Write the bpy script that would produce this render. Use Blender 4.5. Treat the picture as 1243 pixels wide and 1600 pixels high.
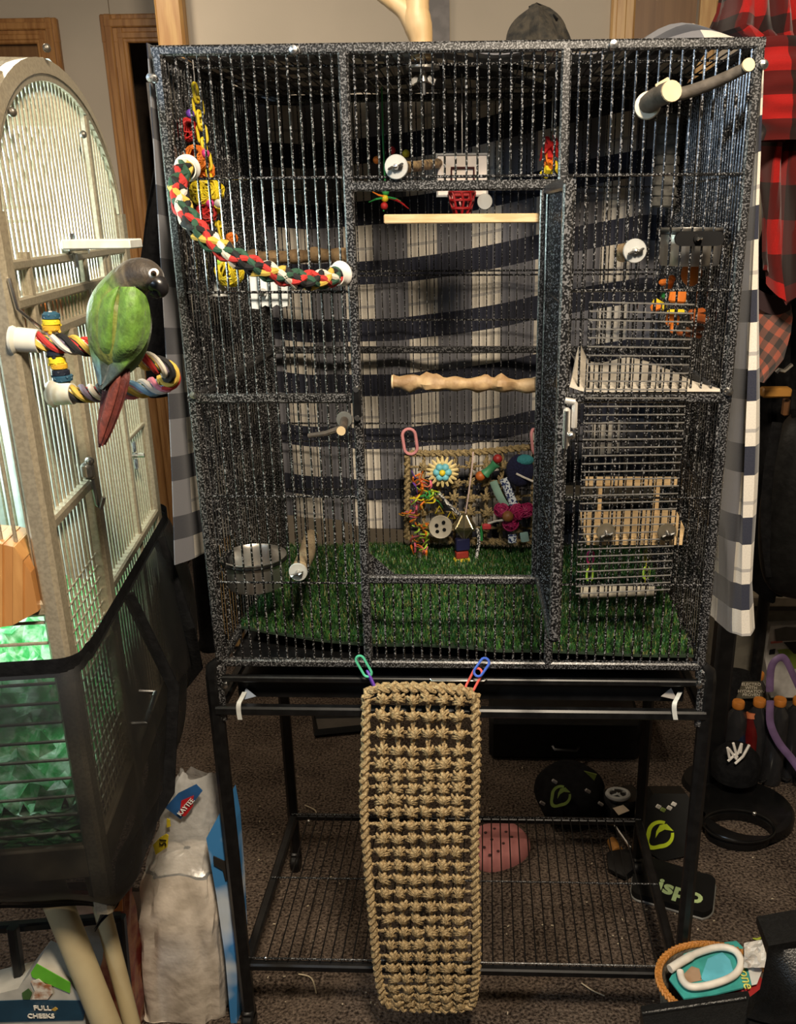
import bpy, math, random
from mathutils import Vector as V, Matrix
random.seed(7)
S = bpy.context.scene
for o in list(bpy.data.objects): bpy.data.objects.remove(o)
COL = S.collection
# ---------------------------------------------------------------- camera
FPX, CAM = 1387.6, V((0.039, -1.2848, 1.4657))
PITCH, YAW, ROLL = 0.3332, 0.0356, -0.0075
PX0, PY0 = 621.5 + 86.4, 800 + 20.5
c_, s_ = math.cos(YAW), math.sin(YAW); cp, sp = math.cos(PITCH), math.sin(PITCH)
_R = V((c_, s_, 0)); _F = V((-s_*cp, c_*cp, -sp)); _U = V((-s_*sp, c_*sp, cp))
cr, sr = math.cos(ROLL), math.sin(ROLL)
CR = cr*_R + sr*_U; CU = cr*_U - sr*_R; CF = _F
cam = bpy.data.cameras.new('camera'); co = bpy.data.objects.new('camera', cam); COL.objects.link(co)
co.matrix_world = Matrix(((CR.x, CU.x, -CF.x, CAM.x), (CR.y, CU.y, -CF.y, CAM.y), (CR.z, CU.z, -CF.z, CAM.z), (0, 0, 0, 1)))
cam.sensor_fit = 'AUTO'; cam.sensor_width = 36; cam.lens = FPX/1600*36
cam.shift_x = -86.4/1600; cam.shift_y = 20.5/1600; cam.clip_start = 0.02
S.camera = co
# ---------------------------------------------------------------- world, lamps, exposure
S.view_settings.view_transform = 'Standard'; S.view_settings.look = 'None'
S.view_settings.gamma = 1; S.view_settings.use_curve_mapping = False
S.view_settings.exposure = 0.0
w = bpy.data.worlds.new('room_air'); S.world = w; w.use_nodes = True
w.node_tree.nodes['Background'].inputs[0].default_value = (1.0, 0.9, 0.78, 1)
w.node_tree.nodes['Background'].inputs[1].default_value = 0.035
def lamp(name, kind, loc, power, col, size=.2, target=None, spot=None):
    l = bpy.data.lights.new(name, kind); l.energy = power; l.color = col
    if kind == 'AREA': l.shape = 'DISK'; l.size = size
    else: l.shadow_soft_size = size
    if spot: l.spot_size = spot; l.spot_blend = .5
    o = bpy.data.objects.new(name, l); COL.objects.link(o); o.location = loc
    if target is not None: o.rotation_euler = (V(target)-V(loc)).to_track_quat('-Z', 'Y').to_euler()
    return o
lamp('ceiling_lamp_light', 'AREA', (0.22, -1.20, 2.36), 60, (1, .84, .64), .26, (0.1, 0.0, .6))
lamp('hall_fill_light', 'AREA', (-1.25, 0.9, 2.40), 17, (1, .84, .64), .35, (-1.25, 1.0, 0))  # fill added to brighten the far hall wall, no fixture there
lamp('cool_side_light', 'AREA', (-1.35, -1.75, 1.95), 12, (.62, .80, 1), .22, (0.1, 0.3, 0.8))  # cool light added from the left front, its source unseen
lamp('cage_lamp_light', 'POINT', (-0.78, -0.10, 1.44), 18, (.76, 1, .97), .05)
# ---------------------------------------------------------------- pixel rays to places in the room
def ray(px, py): return CF + CR*((px-PX0)/FPX) - CU*((py-PY0)/FPX)
def pt(px, py, Y=None, X=None, Z=None):
    d = ray(px, py)
    if Y is not None: t = (Y-CAM.y)/d.y
    elif X is not None: t = (X-CAM.x)/d.x
    else: t = (Z-CAM.z)/d.z
    return CAM + d*t
def ptp(px, py, p, n):
    d = ray(px, py); return CAM + d*((V(p)-CAM).dot(V(n))/d.dot(V(n)))
def mpp(p): return (V(p)-CAM).dot(CF)/FPX           # metres for one pixel at a place
# ---------------------------------------------------------------- mesh building
def frames(path, closed=False):
    n = len(path); T = []
    for i in range(n):
        a = path[i-1] if (i > 0 or closed) else path[i]; b = path[(i+1) % n] if (i < n-1 or closed) else path[i]
        t = b-a; T.append(t.normalized() if t.length > 1e-9 else V((0, 0, 1)))
    up = V((0, 0, 1)) if abs(T[0].z) < .9 else V((0, 1, 0))
    N = [(up - T[0]*up.dot(T[0])).normalized()]
    for i in range(1, n):
        v = N[-1]-T[i]*N[-1].dot(T[i]); N.append(v.normalized() if v.length > 1e-6 else N[-1])
    return T, N, [T[i].cross(N[i]) for i in range(n)]
class MB:
    def __init__(s): s.v = []; s.f = []; s.m = []; s.uv = {}
    def add(s, vs, fs, mi=0, uvs=None):
        b = len(s.v); s.v += [V(x) for x in vs]
        for f in fs: s.f.append(tuple(b+i for i in f)); s.m.append(mi)
        if uvs:
            for i, u in enumerate(uvs): s.uv[b+i] = u
        return s
    def tube(s, path, r, n=8, closed=False, mi=0, flat=1.0, phase=0):
        path = [V(p) for p in path]; T, N, B = frames(path, closed); m = len(path); vs = []; fs = []
        for i in range(m):
            ri = r[i] if isinstance(r, (list, tuple)) else r
            for k in range(n):
                a = 2*math.pi*k/n+phase; vs.append(path[i]+N[i]*(math.cos(a)*ri*flat)+B[i]*(math.sin(a)*ri))
        for i in range(m if closed else m-1):
            j = (i+1) % m
            for k in range(n): fs.append((i*n+k, i*n+(k+1) % n, j*n+(k+1) % n, j*n+k))
        if not closed: fs.append(tuple(range(n-1, -1, -1))); fs.append(tuple((m-1)*n+k for k in range(n)))
        return s.add(vs, fs, mi)
    def cyl(s, a, b, r, r2=None, n=12, mi=0): return s.tube([a, b], [r, r if r2 is None else r2], n, mi=mi)
    def bar(s, a, b, w, mi=0):                        # square tube
        P = [V(a), V(b)]; T, N, B = frames(P); h = w/2; g = h*.62
        sec = [(h, -g), (h, g), (g, h), (-g, h), (-h, g), (-h, -g), (-g, -h), (g, -h)]
        vs = [P[i]+N[i]*x+B[i]*y for i in (0, 1) for x, y in sec]
        return s.add(vs, [(k, (k+1) % 8, 8+(k+1) % 8, 8+k) for k in range(8)]+[tuple(range(7, -1, -1)), tuple(range(8, 16))], mi)
    def box(s, c, d, M=None, mi=0, bev=0.0):
        c = V(c); hx, hy, hz = d[0]/2, d[1]/2, d[2]/2; b = min(bev, hx, hy, hz)
        R = M or Matrix.Identity(3)
        if b <= 0:
            vs = [c+R@V((x, y, z)) for x in (-hx, hx) for y in (-hy, hy) for z in (-hz, hz)]
            return s.add(vs, [(0, 1, 3, 2), (4, 6, 7, 5), (0, 4, 5, 1), (2, 3, 7, 6), (0, 2, 6, 4), (1, 5, 7, 3)], mi)
        vs = []; idx = {}
        for x in (-1, 1):
            for y in (-1, 1):
                for z in (-1, 1):
                    for k, q in enumerate(((x*hx, y*(hy-b), z*(hz-b)), (x*(hx-b), y*hy, z*(hz-b)), (x*(hx-b), y*(hy-b), z*hz))):
                        idx[(x, y, z, k)] = len(vs); vs.append(c+R@V(q))
        fs = []
        for k in range(3):
            for sg in (-1, 1):
                o = [(-1, -1), (1, -1), (1, 1), (-1, 1)]; q = []
                for u, w_ in o:
                    t = [u, w_]; t.insert(k, sg); q.append(idx[(t[0], t[1], t[2], k)])
                fs.append(tuple(q))
        for k in range(3):
            a, b2 = [i for i in range(3) if i != k]
            for u in (-1, 1):
                for w_ in (-1, 1):
                    q = []
                    for z in (-1, 1):
                        t = [0, 0, 0]; t[a] = u; t[b2] = w_; t[k] = z; q.append((idx[(*t, a)], idx[(*t, b2)]))
                    fs.append((q[0][0], q[0][1], q[1][1], q[1][0]))
        for x in (-1, 1):
            for y in (-1, 1):
                for z in (-1, 1): fs.append(tuple(idx[(x, y, z, k)] for k in range(3)))
        return s.add(vs, fs, mi)
    def sph(s, c, r, nu=14, nv=9, M=None, mi=0):
        r = (r, r, r) if not isinstance(r, (tuple, list)) else r; c = V(c); R = M or Matrix.Identity(3); vs = []; fs = []
        for j in range(1, nv):
            ph = math.pi*j/nv
            for i in range(nu):
                th = 2*math.pi*i/nu; vs.append(c+R@V((r[0]*math.sin(ph)*math.cos(th), r[1]*math.sin(ph)*math.sin(th), r[2]*math.cos(ph))))
        t = len(vs); vs += [c+R@V((0, 0, r[2])), c-R@V((0, 0, r[2]))]
        for j in range(nv-2):
            for i in range(nu): fs.append((j*nu+i, (j+1)*nu+i, (j+1)*nu+(i+1) % nu, j*nu+(i+1) % nu))
        for i in range(nu):
            fs.append((t, i, (i+1) % nu)); fs.append((t+1, (nv-2)*nu+(i+1) % nu, (nv-2)*nu+i))
        return s.add(vs, fs, mi)
    def lathe(s, prof, c, n=24, M=None, mi=0, sx=1, sy=1):   # prof: (r, z)
        c = V(c); R = M or Matrix.Identity(3); vs = []; fs = []
        for r, z in prof:
            for k in range(n):
                a = 2*math.pi*k/n; vs.append(c+R@V((r*sx*math.cos(a), r*sy*math.sin(a), z)))
        for i in range(len(prof)-1):
            for k in range(n): fs.append((i*n+k, i*n+(k+1) % n, (i+1)*n+(k+1) % n, (i+1)*n+k))
        if prof[0][0] > 1e-5: fs.append(tuple(range(n-1, -1, -1)))
        if prof[-1][0] > 1e-5: fs.append(tuple((len(prof)-1)*n+k for k in range(n)))
        return s.add(vs, fs, mi)
    def torus(s, c, R_, r, M=None, n=24, k=8, mi=0, sx=1, sy=1):
        M = M or Matrix.Identity(3); c = V(c)
        return s.tube([c+M@V((R_*sx*math.cos(2*math.pi*i/n), R_*sy*math.sin(2*math.pi*i/n), 0)) for i in range(n)], r, k, closed=True, mi=mi)
    def grid(s, nu, nv, fn, uvf=None, mi=0, thick=0):
        vs = [V(fn(i/nu, j/nv)) for j in range(nv+1) for i in range(nu+1)]
        uvs = [uvf(i/nu, j/nv) for j in range(nv+1) for i in range(nu+1)] if uvf else None
        q = lambda i, j: j*(nu+1)+i
        fs = [(q(i, j), q(i+1, j), q(i+1, j+1), q(i, j+1)) for j in range(nv) for i in range(nu)]
        if not thick: return s.add(vs, fs, mi, uvs)
        nr = []
        for j in range(nv+1):
            for i in range(nu+1):
                a = vs[q(min(i+1, nu), j)]-vs[q(max(i-1, 0), j)]; b = vs[q(i, min(j+1, nv))]-vs[q(i, max(j-1, 0))]
                n = a.cross(b); nr.append(n.normalized() if n.length > 1e-12 else V((0, 0, 1)))
        L = len(vs); vs2 = vs+[vs[i]-nr[i]*thick for i in range(L)]
        fs2 = fs+[tuple(L+i for i in reversed(f)) for f in fs]
        ed = [q(i, 0) for i in range(nu+1)]+[q(nu, j) for j in range(1, nv+1)]+[q(i, nv) for i in range(nu-1, -1, -1)]+[q(0, j) for j in range(nv-1, 0, -1)]
        for k in range(len(ed)):
            a, b = ed[k], ed[(k+1) % len(ed)]; fs2.append((b, a, L+a, L+b))
        return s.add(vs2, fs2, mi, (uvs+uvs) if uvs else None)
    def prism(s, poly, d, mi=0):                     # poly: 3D loop, d: extrusion vector
        poly = [V(p) for p in poly]; n = len(poly); d = V(d)
        vs = poly+[p+d for p in poly]
        fs = [tuple(range(n)), tuple(range(2*n-1, n-1, -1))]+[(i, n+i, n+(i+1) % n, (i+1) % n) for i in range(n)]
        return s.add(vs, fs, mi)
WORLD = {}
def wloc(p): return WORLD.get(p.name, V((0, 0, 0))) if p else V((0, 0, 0))
def obj(name, mb, mat, parent=None, smooth=True, origin=None, kind=None, label=None):
    base = wloc(parent)
    me = bpy.data.meshes.new(name); org = V(origin) if origin is not None else base
    me.from_pydata([tuple(v-org) for v in mb.v], [], mb.f)
    for m in (mat if isinstance(mat, (list, tuple)) else [mat]): me.materials.append(m)
    me.polygons.foreach_set('material_index', mb.m)
    me.polygons.foreach_set('use_smooth', [smooth]*len(mb.f))
    if mb.uv:
        ul = me.uv_layers.new(name='UVMap')
        for l in me.loops: ul.data[l.index].uv = mb.uv.get(l.vertex_index, (0, 0))
    me.update()
    if smooth:
        try: me.set_sharp_from_angle(angle=math.radians(42))
        except Exception: pass
    o = bpy.data.objects.new(name, me); COL.objects.link(o)
    if parent: o.parent = parent
    o.location = org-base; WORLD[o.name] = org
    if kind: o['kind'] = kind
    if label: o['label'] = label
    return o
def inst(name, mesh, parent, loc, rot=None, sc=None):
    o = bpy.data.objects.new(name, mesh); COL.objects.link(o)
    if parent: o.parent = parent
    o.location = V(loc)-wloc(parent); WORLD[o.name] = V(loc)
    if rot is not None: o.rotation_euler = rot
    if sc is not None: o.scale = sc if isinstance(sc, (tuple, list, V)) else (sc, sc, sc)
    return o
def tag(o, label, cat, group=None):
    o['label'] = label; o['category'] = cat
    if group: o['group'] = group
    return o
def thing(name, label, cat, loc=(0, 0, 0), group=None):
    o = bpy.data.objects.new(name, None); COL.objects.link(o); o.location = loc; WORLD[o.name] = V(loc); o.empty_display_size = .02
    return tag(o, label, cat, group)
def struct(name, mb, mat, parent=None, smooth=False):
    o = obj(name, mb, mat, parent, smooth)
    if not parent: o['kind'] = 'structure'
    return o
def smoothpath(P, n=8, closed=False):                # Catmull-Rom
    P = [V(p) for p in P]; out = []; m = len(P)
    for i in range(m if closed else m-1):
        p0 = P[(i-1) % m] if (closed or i > 0) else P[0]; p1 = P[i]; p2 = P[(i+1) % m]
        p3 = P[(i+2) % m] if (closed or i < m-2) else P[-1]
        for k in range(n):
            t = k/n; out.append(.5*((2*p1)+(p2-p0)*t+(2*p0-5*p1+4*p2-p3)*t*t+(3*p1-p0-3*p2+p3)*t**3))
    if not closed: out.append(P[-1])
    return out
def resample(path, step, closed=False):
    P = list(path)+([path[0]] if closed else []); out = [P[0]]; acc = 0
    L = [(P[i+1]-P[i]).length for i in range(len(P)-1)]; tot = sum(L); n = max(2, int(round(tot/step))); 
    tgt = [tot*k/n for k in range(n+(0 if closed else 1))]; out = []; i = 0; acc = 0
    for d in tgt:
        while i < len(L)-1 and acc+L[i] < d: acc += L[i]; i += 1
        out.append(P[i].lerp(P[i+1], min(1, (d-acc)/max(L[i], 1e-9))))
    return out
def basis(right, up):
    r = V(right).normalized(); n = r.cross(V(up)).normalized(); u = n.cross(r)
    return Matrix(((r.x, u.x, n.x), (r.y, u.y, n.y), (r.z, u.z, n.z)))
def rotm(axis, ang): return Matrix.Rotation(ang, 3, axis)
def aim(d):                                          # matrix whose z looks along d
    return V(d).to_track_quat('Z', 'Y').to_matrix()
def text(name, body, size, o, right, up, mat, parent, depth=.0006, align='CENTER', sx=1.0, bold=0.0):
    cu = bpy.data.curves.new('lettering', 'FONT'); cu.body = body; cu.size = size; cu.align_x = align; cu.align_y = 'CENTER'; cu.extrude = depth; cu.offset = bold
    cu.resolution_u = 3
    t = bpy.data.objects.new('lettering', cu); COL.objects.link(t)
    me = bpy.data.meshes.new_from_object(t); bpy.data.objects.remove(t)
    B = basis(right, up); mb = MB(); o = V(o)
    mb.add([o+B@V((v.co.x*sx, v.co.y, v.co.z)) for v in me.vertices], [tuple(p.vertices) for p in me.polygons])
    return obj(name, mb, mat, parent, False)
# ---------------------------------------------------------------- materials
MATS = {}
def nodes(name):
    m = bpy.data.materials.new(name); m.use_nodes = True; nt = m.node_tree
    return m, nt, nt.nodes['Principled BSDF']
def M(name, col, rough=.5, metal=0, col2=None, scale=30, detail=2, lo=.4, hi=.62, bump=0, bscale=None, spec=None, trans=0, sheen=0, coat=0, ior=None, stretch=None, attr=None, emit=0):
    if name in MATS: return MATS[name]
    m, nt, b = nodes(name); N = nt.nodes; Lk = nt.links
    tc = N.new('ShaderNodeTexCoord'); src = tc.outputs['Object']
    if stretch:
        mp = N.new('ShaderNodeMapping'); mp.inputs['Scale'].default_value = stretch; Lk.new(src, mp.inputs[0]); src = mp.outputs[0]
    nz = N.new('ShaderNodeTexNoise'); nz.inputs['Scale'].default_value = scale; nz.inputs['Detail'].default_value = detail; Lk.new(src, nz.inputs['Vector'])
    mr = N.new('ShaderNodeMapRange'); mr.inputs[1].default_value = lo; mr.inputs[2].default_value = hi; Lk.new(nz.outputs[0], mr.inputs[0])
    mx = N.new('ShaderNodeMix'); mx.data_type = 'RGBA'; Lk.new(mr.outputs[0], mx.inputs[0])
    c2 = col2 or tuple(x*.78 for x in col)
    mx.inputs[6].default_value = (*col, 1); mx.inputs[7].default_value = (*c2, 1)
    out = mx.outputs[2]
    if attr:
        at = N.new('ShaderNodeAttribute'); at.attribute_name = attr
        m2 = N.new('ShaderNodeMix'); m2.data_type = 'RGBA'; m2.blend_type = 'MULTIPLY'; m2.inputs[0].default_value = 1
        Lk.new(at.outputs['Color'], m2.inputs[6]); Lk.new(out, m2.inputs[7]); out = m2.outputs[2]
    Lk.new(out, b.inputs['Base Color'])
    b.inputs['Roughness'].default_value = rough; b.inputs['Metallic'].default_value = metal
    if spec is not None: b.inputs['Specular IOR Level'].default_value = spec
    if trans: b.inputs['Transmission Weight'].default_value = trans
    if ior: b.inputs['IOR'].default_value = ior
    if sheen: b.inputs['Sheen Weight'].default_value = sheen
    if coat: b.inputs['Coat Weight'].default_value = coat; b.inputs['Coat Roughness'].default_value = .15
    if emit: b.inputs['Emission Color'].default_value = (*col, 1); b.inputs['Emission Strength'].default_value = emit
    if bump:
        n2 = N.new('ShaderNodeTexNoise'); n2.inputs['Scale'].default_value = bscale or scale*2; n2.inputs['Detail'].default_value = 3; Lk.new(src, n2.inputs['Vector'])
        bp = N.new('ShaderNodeBump'); bp.inputs['Strength'].default_value = bump; bp.inputs['Distance'].default_value = .004
        Lk.new(n2.outputs[0], bp.inputs['Height']); Lk.new(bp.outputs[0], b.inputs['Normal'])
    MATS[name] = m; return m
def plaid(name, uP, uF, vP, vF, cols, thin=None, rough=.9):
    """woven check: bands across u and v; cols = none, u only, v only, both"""
    m, nt, b = nodes(name); N = nt.nodes; Lk = nt.links
    uv = N.new('ShaderNodeUVMap'); uv.uv_map = 'UVMap'; sx = N.new('ShaderNodeSeparateXYZ'); Lk.new(uv.outputs[0], sx.inputs[0])
    def math_(op, a, bb=None):
        n = N.new('ShaderNodeMath'); n.operation = op
        for i, x in enumerate((a, bb)):
            if x is None: continue
            if isinstance(x, (int, float)): n.inputs[i].default_value = x
            else: Lk.new(x, n.inputs[i])
        return n.outputs[0]
    def band(o, P, F): return math_('LESS_THAN', math_('FRACT', math_('DIVIDE', o, P)), F)
    U = band(sx.outputs[0], uP, uF); W_ = band(sx.outputs[1], vP, vF)
    def mix(f, a, bb):
        n = N.new('ShaderNodeMix'); n.data_type = 'RGBA'
        if isinstance(f, float): n.inputs[0].default_value = f
        else: Lk.new(f, n.inputs[0])
        for i, x in ((6, a), (7, bb)):
            if isinstance(x, tuple): n.inputs[i].default_value = (*x, 1)
            else: Lk.new(x, n.inputs[i])
        return n.outputs[2]
    c = mix(W_, mix(U, cols[0], cols[1]), mix(U, cols[2], cols[3]))
    if thin:
        t = math_('MAXIMUM', band(math_('ADD', sx.outputs[0], thin[0]), uP, thin[1]), band(math_('ADD', sx.outputs[1], thin[2]), vP, thin[3]))
        c = mix(math_('MULTIPLY', t, .55), c, cols[1])
    nz = N.new('ShaderNodeTexNoise'); nz.inputs['Scale'].default_value = 500; Lk.new(uv.outputs[0], nz.inputs['Vector'])
    c = mix(math_('MULTIPLY', nz.outputs[0], .45), c, tuple(x*.5 for x in cols[1]))
    Lk.new(c, b.inputs['Base Color']); b.inputs['Roughness'].default_value = rough; b.inputs['Sheen Weight'].default_value = .2; b.inputs['Specular IOR Level'].default_value = .2
    MATS[name] = m; return m
def net(name, col, cover):
    m, nt, b = nodes(name); N = nt.nodes; b.inputs['Base Color'].default_value = (*col, 1); b.inputs['Roughness'].default_value = .6
    tc = N.new('ShaderNodeTexCoord'); nz = N.new('ShaderNodeTexNoise'); nz.inputs['Scale'].default_value = 9; nt.links.new(tc.outputs['Object'], nz.inputs['Vector'])
    mr = N.new('ShaderNodeMapRange'); mr.inputs[1].default_value = .35; mr.inputs[2].default_value = .65; mr.inputs[3].default_value = cover-.16; mr.inputs[4].default_value = min(1, cover+.16)
    nt.links.new(nz.outputs[0], mr.inputs[0]); nt.links.new(mr.outputs[0], b.inputs['Alpha'])
    MATS[name] = m; return m
HAM = M('hammered_black_steel', (.004, .004, .0045), .25, .25, (.28, .28, .285), 420, 1.5, .555, .63, spec=1.0)
HAMF = M('hammered_black_tube', (.005, .005, .0055), .34, .25, (.15, .15, .155), 430, 1.5, .51, .58, spec=.8)
BLK = M('black_plastic', (.004, .004, .0045), .4, 0, (.007, .007, .0075), spec=.3)
BLKM = M('black_painted_metal', (.005, .005, .0055), .35, .2, (.009, .009, .0095), 60, spec=.4)
BLKC = M('black_cloth', (.004, .004, .0045), .95, 0, (.007, .007, .0075), 60, bump=.4, spec=.1)
CREAM = M('champagne_metal', (.36, .31, .22), .33, .35, (.28, .24, .17), 260, 2)
WHITEP = M('white_plastic', (.80, .78, .73), .4, 0, (.72, .70, .66))
STEEL = M('stainless_steel', (.66, .63, .58), .32, .9, (.55, .53, .50), 20)
CHROME = M('bright_zinc', (.75, .74, .72), .25, 1)
CLEAR = M('clear_frosted_plastic', (.58, .59, .57), .35, 0, (.50, .51, .50), 30, trans=.3)
PINE = M('pale_pine', (.62, .45, .25), .55, 0, (.52, .35, .17), 30, 3, stretch=(1, 8, 8))
BARK = M('rough_bark', (.30, .20, .10), .85, 0, (.12, .08, .04), 70, 4, bump=.8, bscale=90)
JAVA = M('sanded_java_wood', (.42, .29, .15), .6, 0, (.26, .16, .075), 45, 4, bump=.4)
TWIG = M('dark_twig_bark', (.07, .052, .040), .8, 0, (.035, .026, .02), 60, 3, bump=.5)
CUT = M('cut_wood_end', (.66, .50, .30), .6)
OAK = M('golden_oak_trim', (.40, .20, .065), .4, 0, (.27, .12, .035), 9, 5, stretch=(6, 6, .6), coat=.2)
OAKL = M('light_oak_trim', (.52, .32, .12), .4, 0, (.40, .21, .07), 9, 5, stretch=(6, 6, .6), coat=.2)
DOORW = M('brown_door_veneer', (.20, .10, .035), .45, 0, (.15, .07, .022), 8, 5, stretch=(8, 8, .4))
DOORD = M('dark_brown_door', (.045, .020, .010), .5, 0, (.028, .012, .006), 8, 5, stretch=(8, 8, .4))
WALL = M('beige_wall_paint', (.46, .40, .32), .85, 0, (.43, .375, .30), 3, 3, bump=.05, bscale=200)
SHADEG = M('corner_shade_grey', (.20, .185, .18), .7)
CEIL = M('white_ceiling_paint', (.6, .58, .54), .9)
SEAG = M('seagrass_cord', (.46, .33, .165), .75, 0, (.22, .15, .065), 260, 3, bump=.6, bscale=500)
SEAGD = M('aged_seagrass_cord', (.36, .27, .13), .8, 0, (.17, .13, .06), 260, 3, bump=.6, bscale=500)
def C(name, r, g, b_, rough=.5, **k): return M(name, (r, g, b_), rough, **k)
RED = C('red_dye', .55, .02, .02, .6); YEL = C('yellow_dye', .75, .58, .02, .55); ORG = C('orange_dye', .80, .20, .015, .6)
GRN = C('green_dye', .03, .30, .07, .55); BLU = C('blue_dye', .03, .12, .50, .5); PNK = C('pink_dye', .75, .05, .25, .6)
PUR = C('purple_plastic', .16, .06, .45, .4); MAG = C('magenta_vine', .34, .01, .09, .6); LIME = C('lime_strips', .45, .75, .08, .6)
TEAL = C('teal_dye', .03, .38, .42, .55); NAVY = C('navy_dye', .006, .008, .05, .6); WHT = C('white_cord', .75, .72, .66, .7)
RP = [C('rope_red', .48, .03, .025, .85), C('rope_white', .72, .66, .56, .85), C('rope_green', .025, .085, .05, .85), C('rope_black', .010, .010, .011, .85),
      C('rope_yellow', .62, .42, .07, .85), C('rope_sky_blue', .28, .48, .66, .85), C('rope_pink', .70, .22, .28, .85), C('rope_mauve', .16, .13, .19, .85)]
# ================================================================ the room
def carpet():
    m, nt, b = nodes('brown_carpet'); N = nt.nodes; L = nt.links
    tc = N.new('ShaderNodeTexCoord')
    def nz(s, d):
        n = N.new('ShaderNodeTexNoise'); n.inputs['Scale'].default_value = s; n.inputs['Detail'].default_value = d; L.new(tc.outputs['Object'], n.inputs['Vector']); return n.outputs[0]
    a, c = nz(160, 3), nz(7, 4)
    r = N.new('ShaderNodeValToRGB'); r.color_ramp.elements[0].position = .38; r.color_ramp.elements[0].color = (.020, .014, .011, 1)
    r.color_ramp.elements[1].position = .66; r.color_ramp.elements[1].color = (.20, .152, .118, 1)
    mx = N.new('ShaderNodeMath'); mx.operation = 'MULTIPLY_ADD'; L.new(a, mx.inputs[0]); mx.inputs[1].default_value = .72
    m2 = N.new('ShaderNodeMath'); m2.operation = 'MULTIPLY'; m2.inputs[1].default_value = .28; L.new(c, m2.inputs[0]); L.new(m2.outputs[0], mx.inputs[2])
    L.new(mx.outputs[0], r.inputs[0]); L.new(r.outputs[0], b.inputs['Base Color']); b.inputs['Roughness'].default_value = 1; b.inputs['Specular IOR Level'].default_value = .1
    bp = N.new('ShaderNodeBump'); bp.inputs['Strength'].default_value = 1; bp.inputs['Distance'].default_value = .012; L.new(a, bp.inputs['Height']); L.new(bp.outputs[0], b.inputs['Normal'])
    return m
CARPET = carpet()
YW, YF = 1.60, 2.40
struct('floor', MB().box((-.3, .0, -.05), (5.2, 5.4, .1)), CARPET)
struct('ceiling', MB().box((-.3, .0, 2.49), (5.2, 5.4, .1)), CEIL)
xw = pt(270, 30, Y=YW).x
xj = pt(702, 30, Y=YW).x; x3 = pt(990, 30, Y=YW).x; x3b = pt(1090, 30, Y=YW).x
mb = MB().box(((xw+x3)/2, YW+.06, 1.22), (x3-xw, .12, 2.44)).box(((x3b+2.3)/2, YW+.06, 1.22), (2.3-x3b, .12, 2.44))
mb.box(((x3+x3b)/2, YW+.06, 2.34), (x3b-x3, .12, .2)); struct('wall_back', mb, WALL)
struct('wall_corner_shade', MB().box(((pt(668, 30, Y=YW).x+xj)/2, YW-.004, 1.22), (xj-pt(668, 30, Y=YW).x, .012, 2.44)), SHADEG)  # grey strip that paints the shade at the wall corner
# oak post that ends the near wall
a = pt(248, 20, Y=YW).x; b = pt(291, 20, Y=YW).x
struct('trim_oak_post', MB().box(((a+b)/2, YW+.02, 1.22), (b-a, .12, 2.42), bev=.008), OAKL)
a = pt(953, 20, Y=YW).x
struct('trim_oak_casing', MB().box(((a+x3)/2, YW-.01, 1.12), (x3-a, .03, 2.24), bev=.006).box(((a+x3)/2-.006, YW-.022, 1.12), ((x3-a)*.45, .012, 2.24), bev=.004), OAKL)
b = pt(1118, 20, Y=YW).x
struct('trim_oak_casing_far', MB().box(((x3b+b)/2, YW-.01, 1.12), (b-x3b, .03, 2.24), bev=.006), OAKL)
struct('door_3', MB().box(((x3+x3b)/2, YW+.05, 1.11), (x3b-x3, .04, 2.22)), DOORW)
# hall wall with two doors further back
xa = pt(92, 40, Y=YF).x; xb = pt(160, 40, Y=YF).x; xc = pt(203, 90, Y=YF).x; zt = pt(60, 30, Y=YF).z
z2 = pt(190, 24, Y=YF).z; xd = xw+.3
mb = MB().box(((xa+xb)/2, YF+.06, 1.22), (xb-xa+.06, .12, 2.44)).box(((-2.9+xd)/2, YF+.07, (min(zt, z2)-.05+2.44)/2), (xd+2.9, .12, 2.44-min(zt, z2)+.05)); 
struct('wall_hall', mb, WALL)
def casing(name, x0, x1, ztop, w, mat):
    m = MB()
    for k, (o, t) in enumerate(((0, .022), (w*.18, .034), (w*.62, .026))):
        ww = w-o if k < 2 else w*.25
        if k == 1: ww = w*.3
        m.box((x1-o-ww/2, YF-t/2, ztop/2), (ww, t, ztop), bev=.004); m.box((x0+o+ww/2, YF-t/2, ztop/2), (ww, t, ztop), bev=.004)
        m.box(((x0+x1)/2, YF-t/2-.001, ztop-o-ww/2+.001), (x1-x0-2*o+.002, t, ww), bev=.004)
    return struct(name, m, mat)
casing('trim_hall_casing', xa-.95, xa, zt, .085, OAK)
struct('door_1', MB().box((xa-.475, YF+.03, (zt-.08)/2), (.80, .04, zt-.08)), DOORW)
casing('trim_doorway_casing', xb, xb+.98, z2, .095, OAK)
mb = MB().box((xb+.33, YF+.25, 1.0), (.50, .04, 1.98), M=rotm('Z', math.radians(38)))
d2 = struct('door_2', mb, DOORD)
for zz in (1.75, 1.0): struct('hinge', MB().box((xb+.135, YF+.09, zz), (.02, .02, .10), bev=.002), BLKM, d2)
struct('jamb_strip', MB().box((xb+.118, YF+.10, 1.0), (.016, .02, 1.94)), C('pale_jamb_edge', .5, .46, .42), d2)
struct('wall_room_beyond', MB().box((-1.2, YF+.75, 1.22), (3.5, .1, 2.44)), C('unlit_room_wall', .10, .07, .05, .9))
struct('wall_left', MB().box((-2.88, 0, 1.22), (.05, 5.2, 2.44)), WALL)
struct('wall_right', MB().box((2.28, 0, 1.22), (.05, 5.2, 2.44)), WALL)

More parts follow.
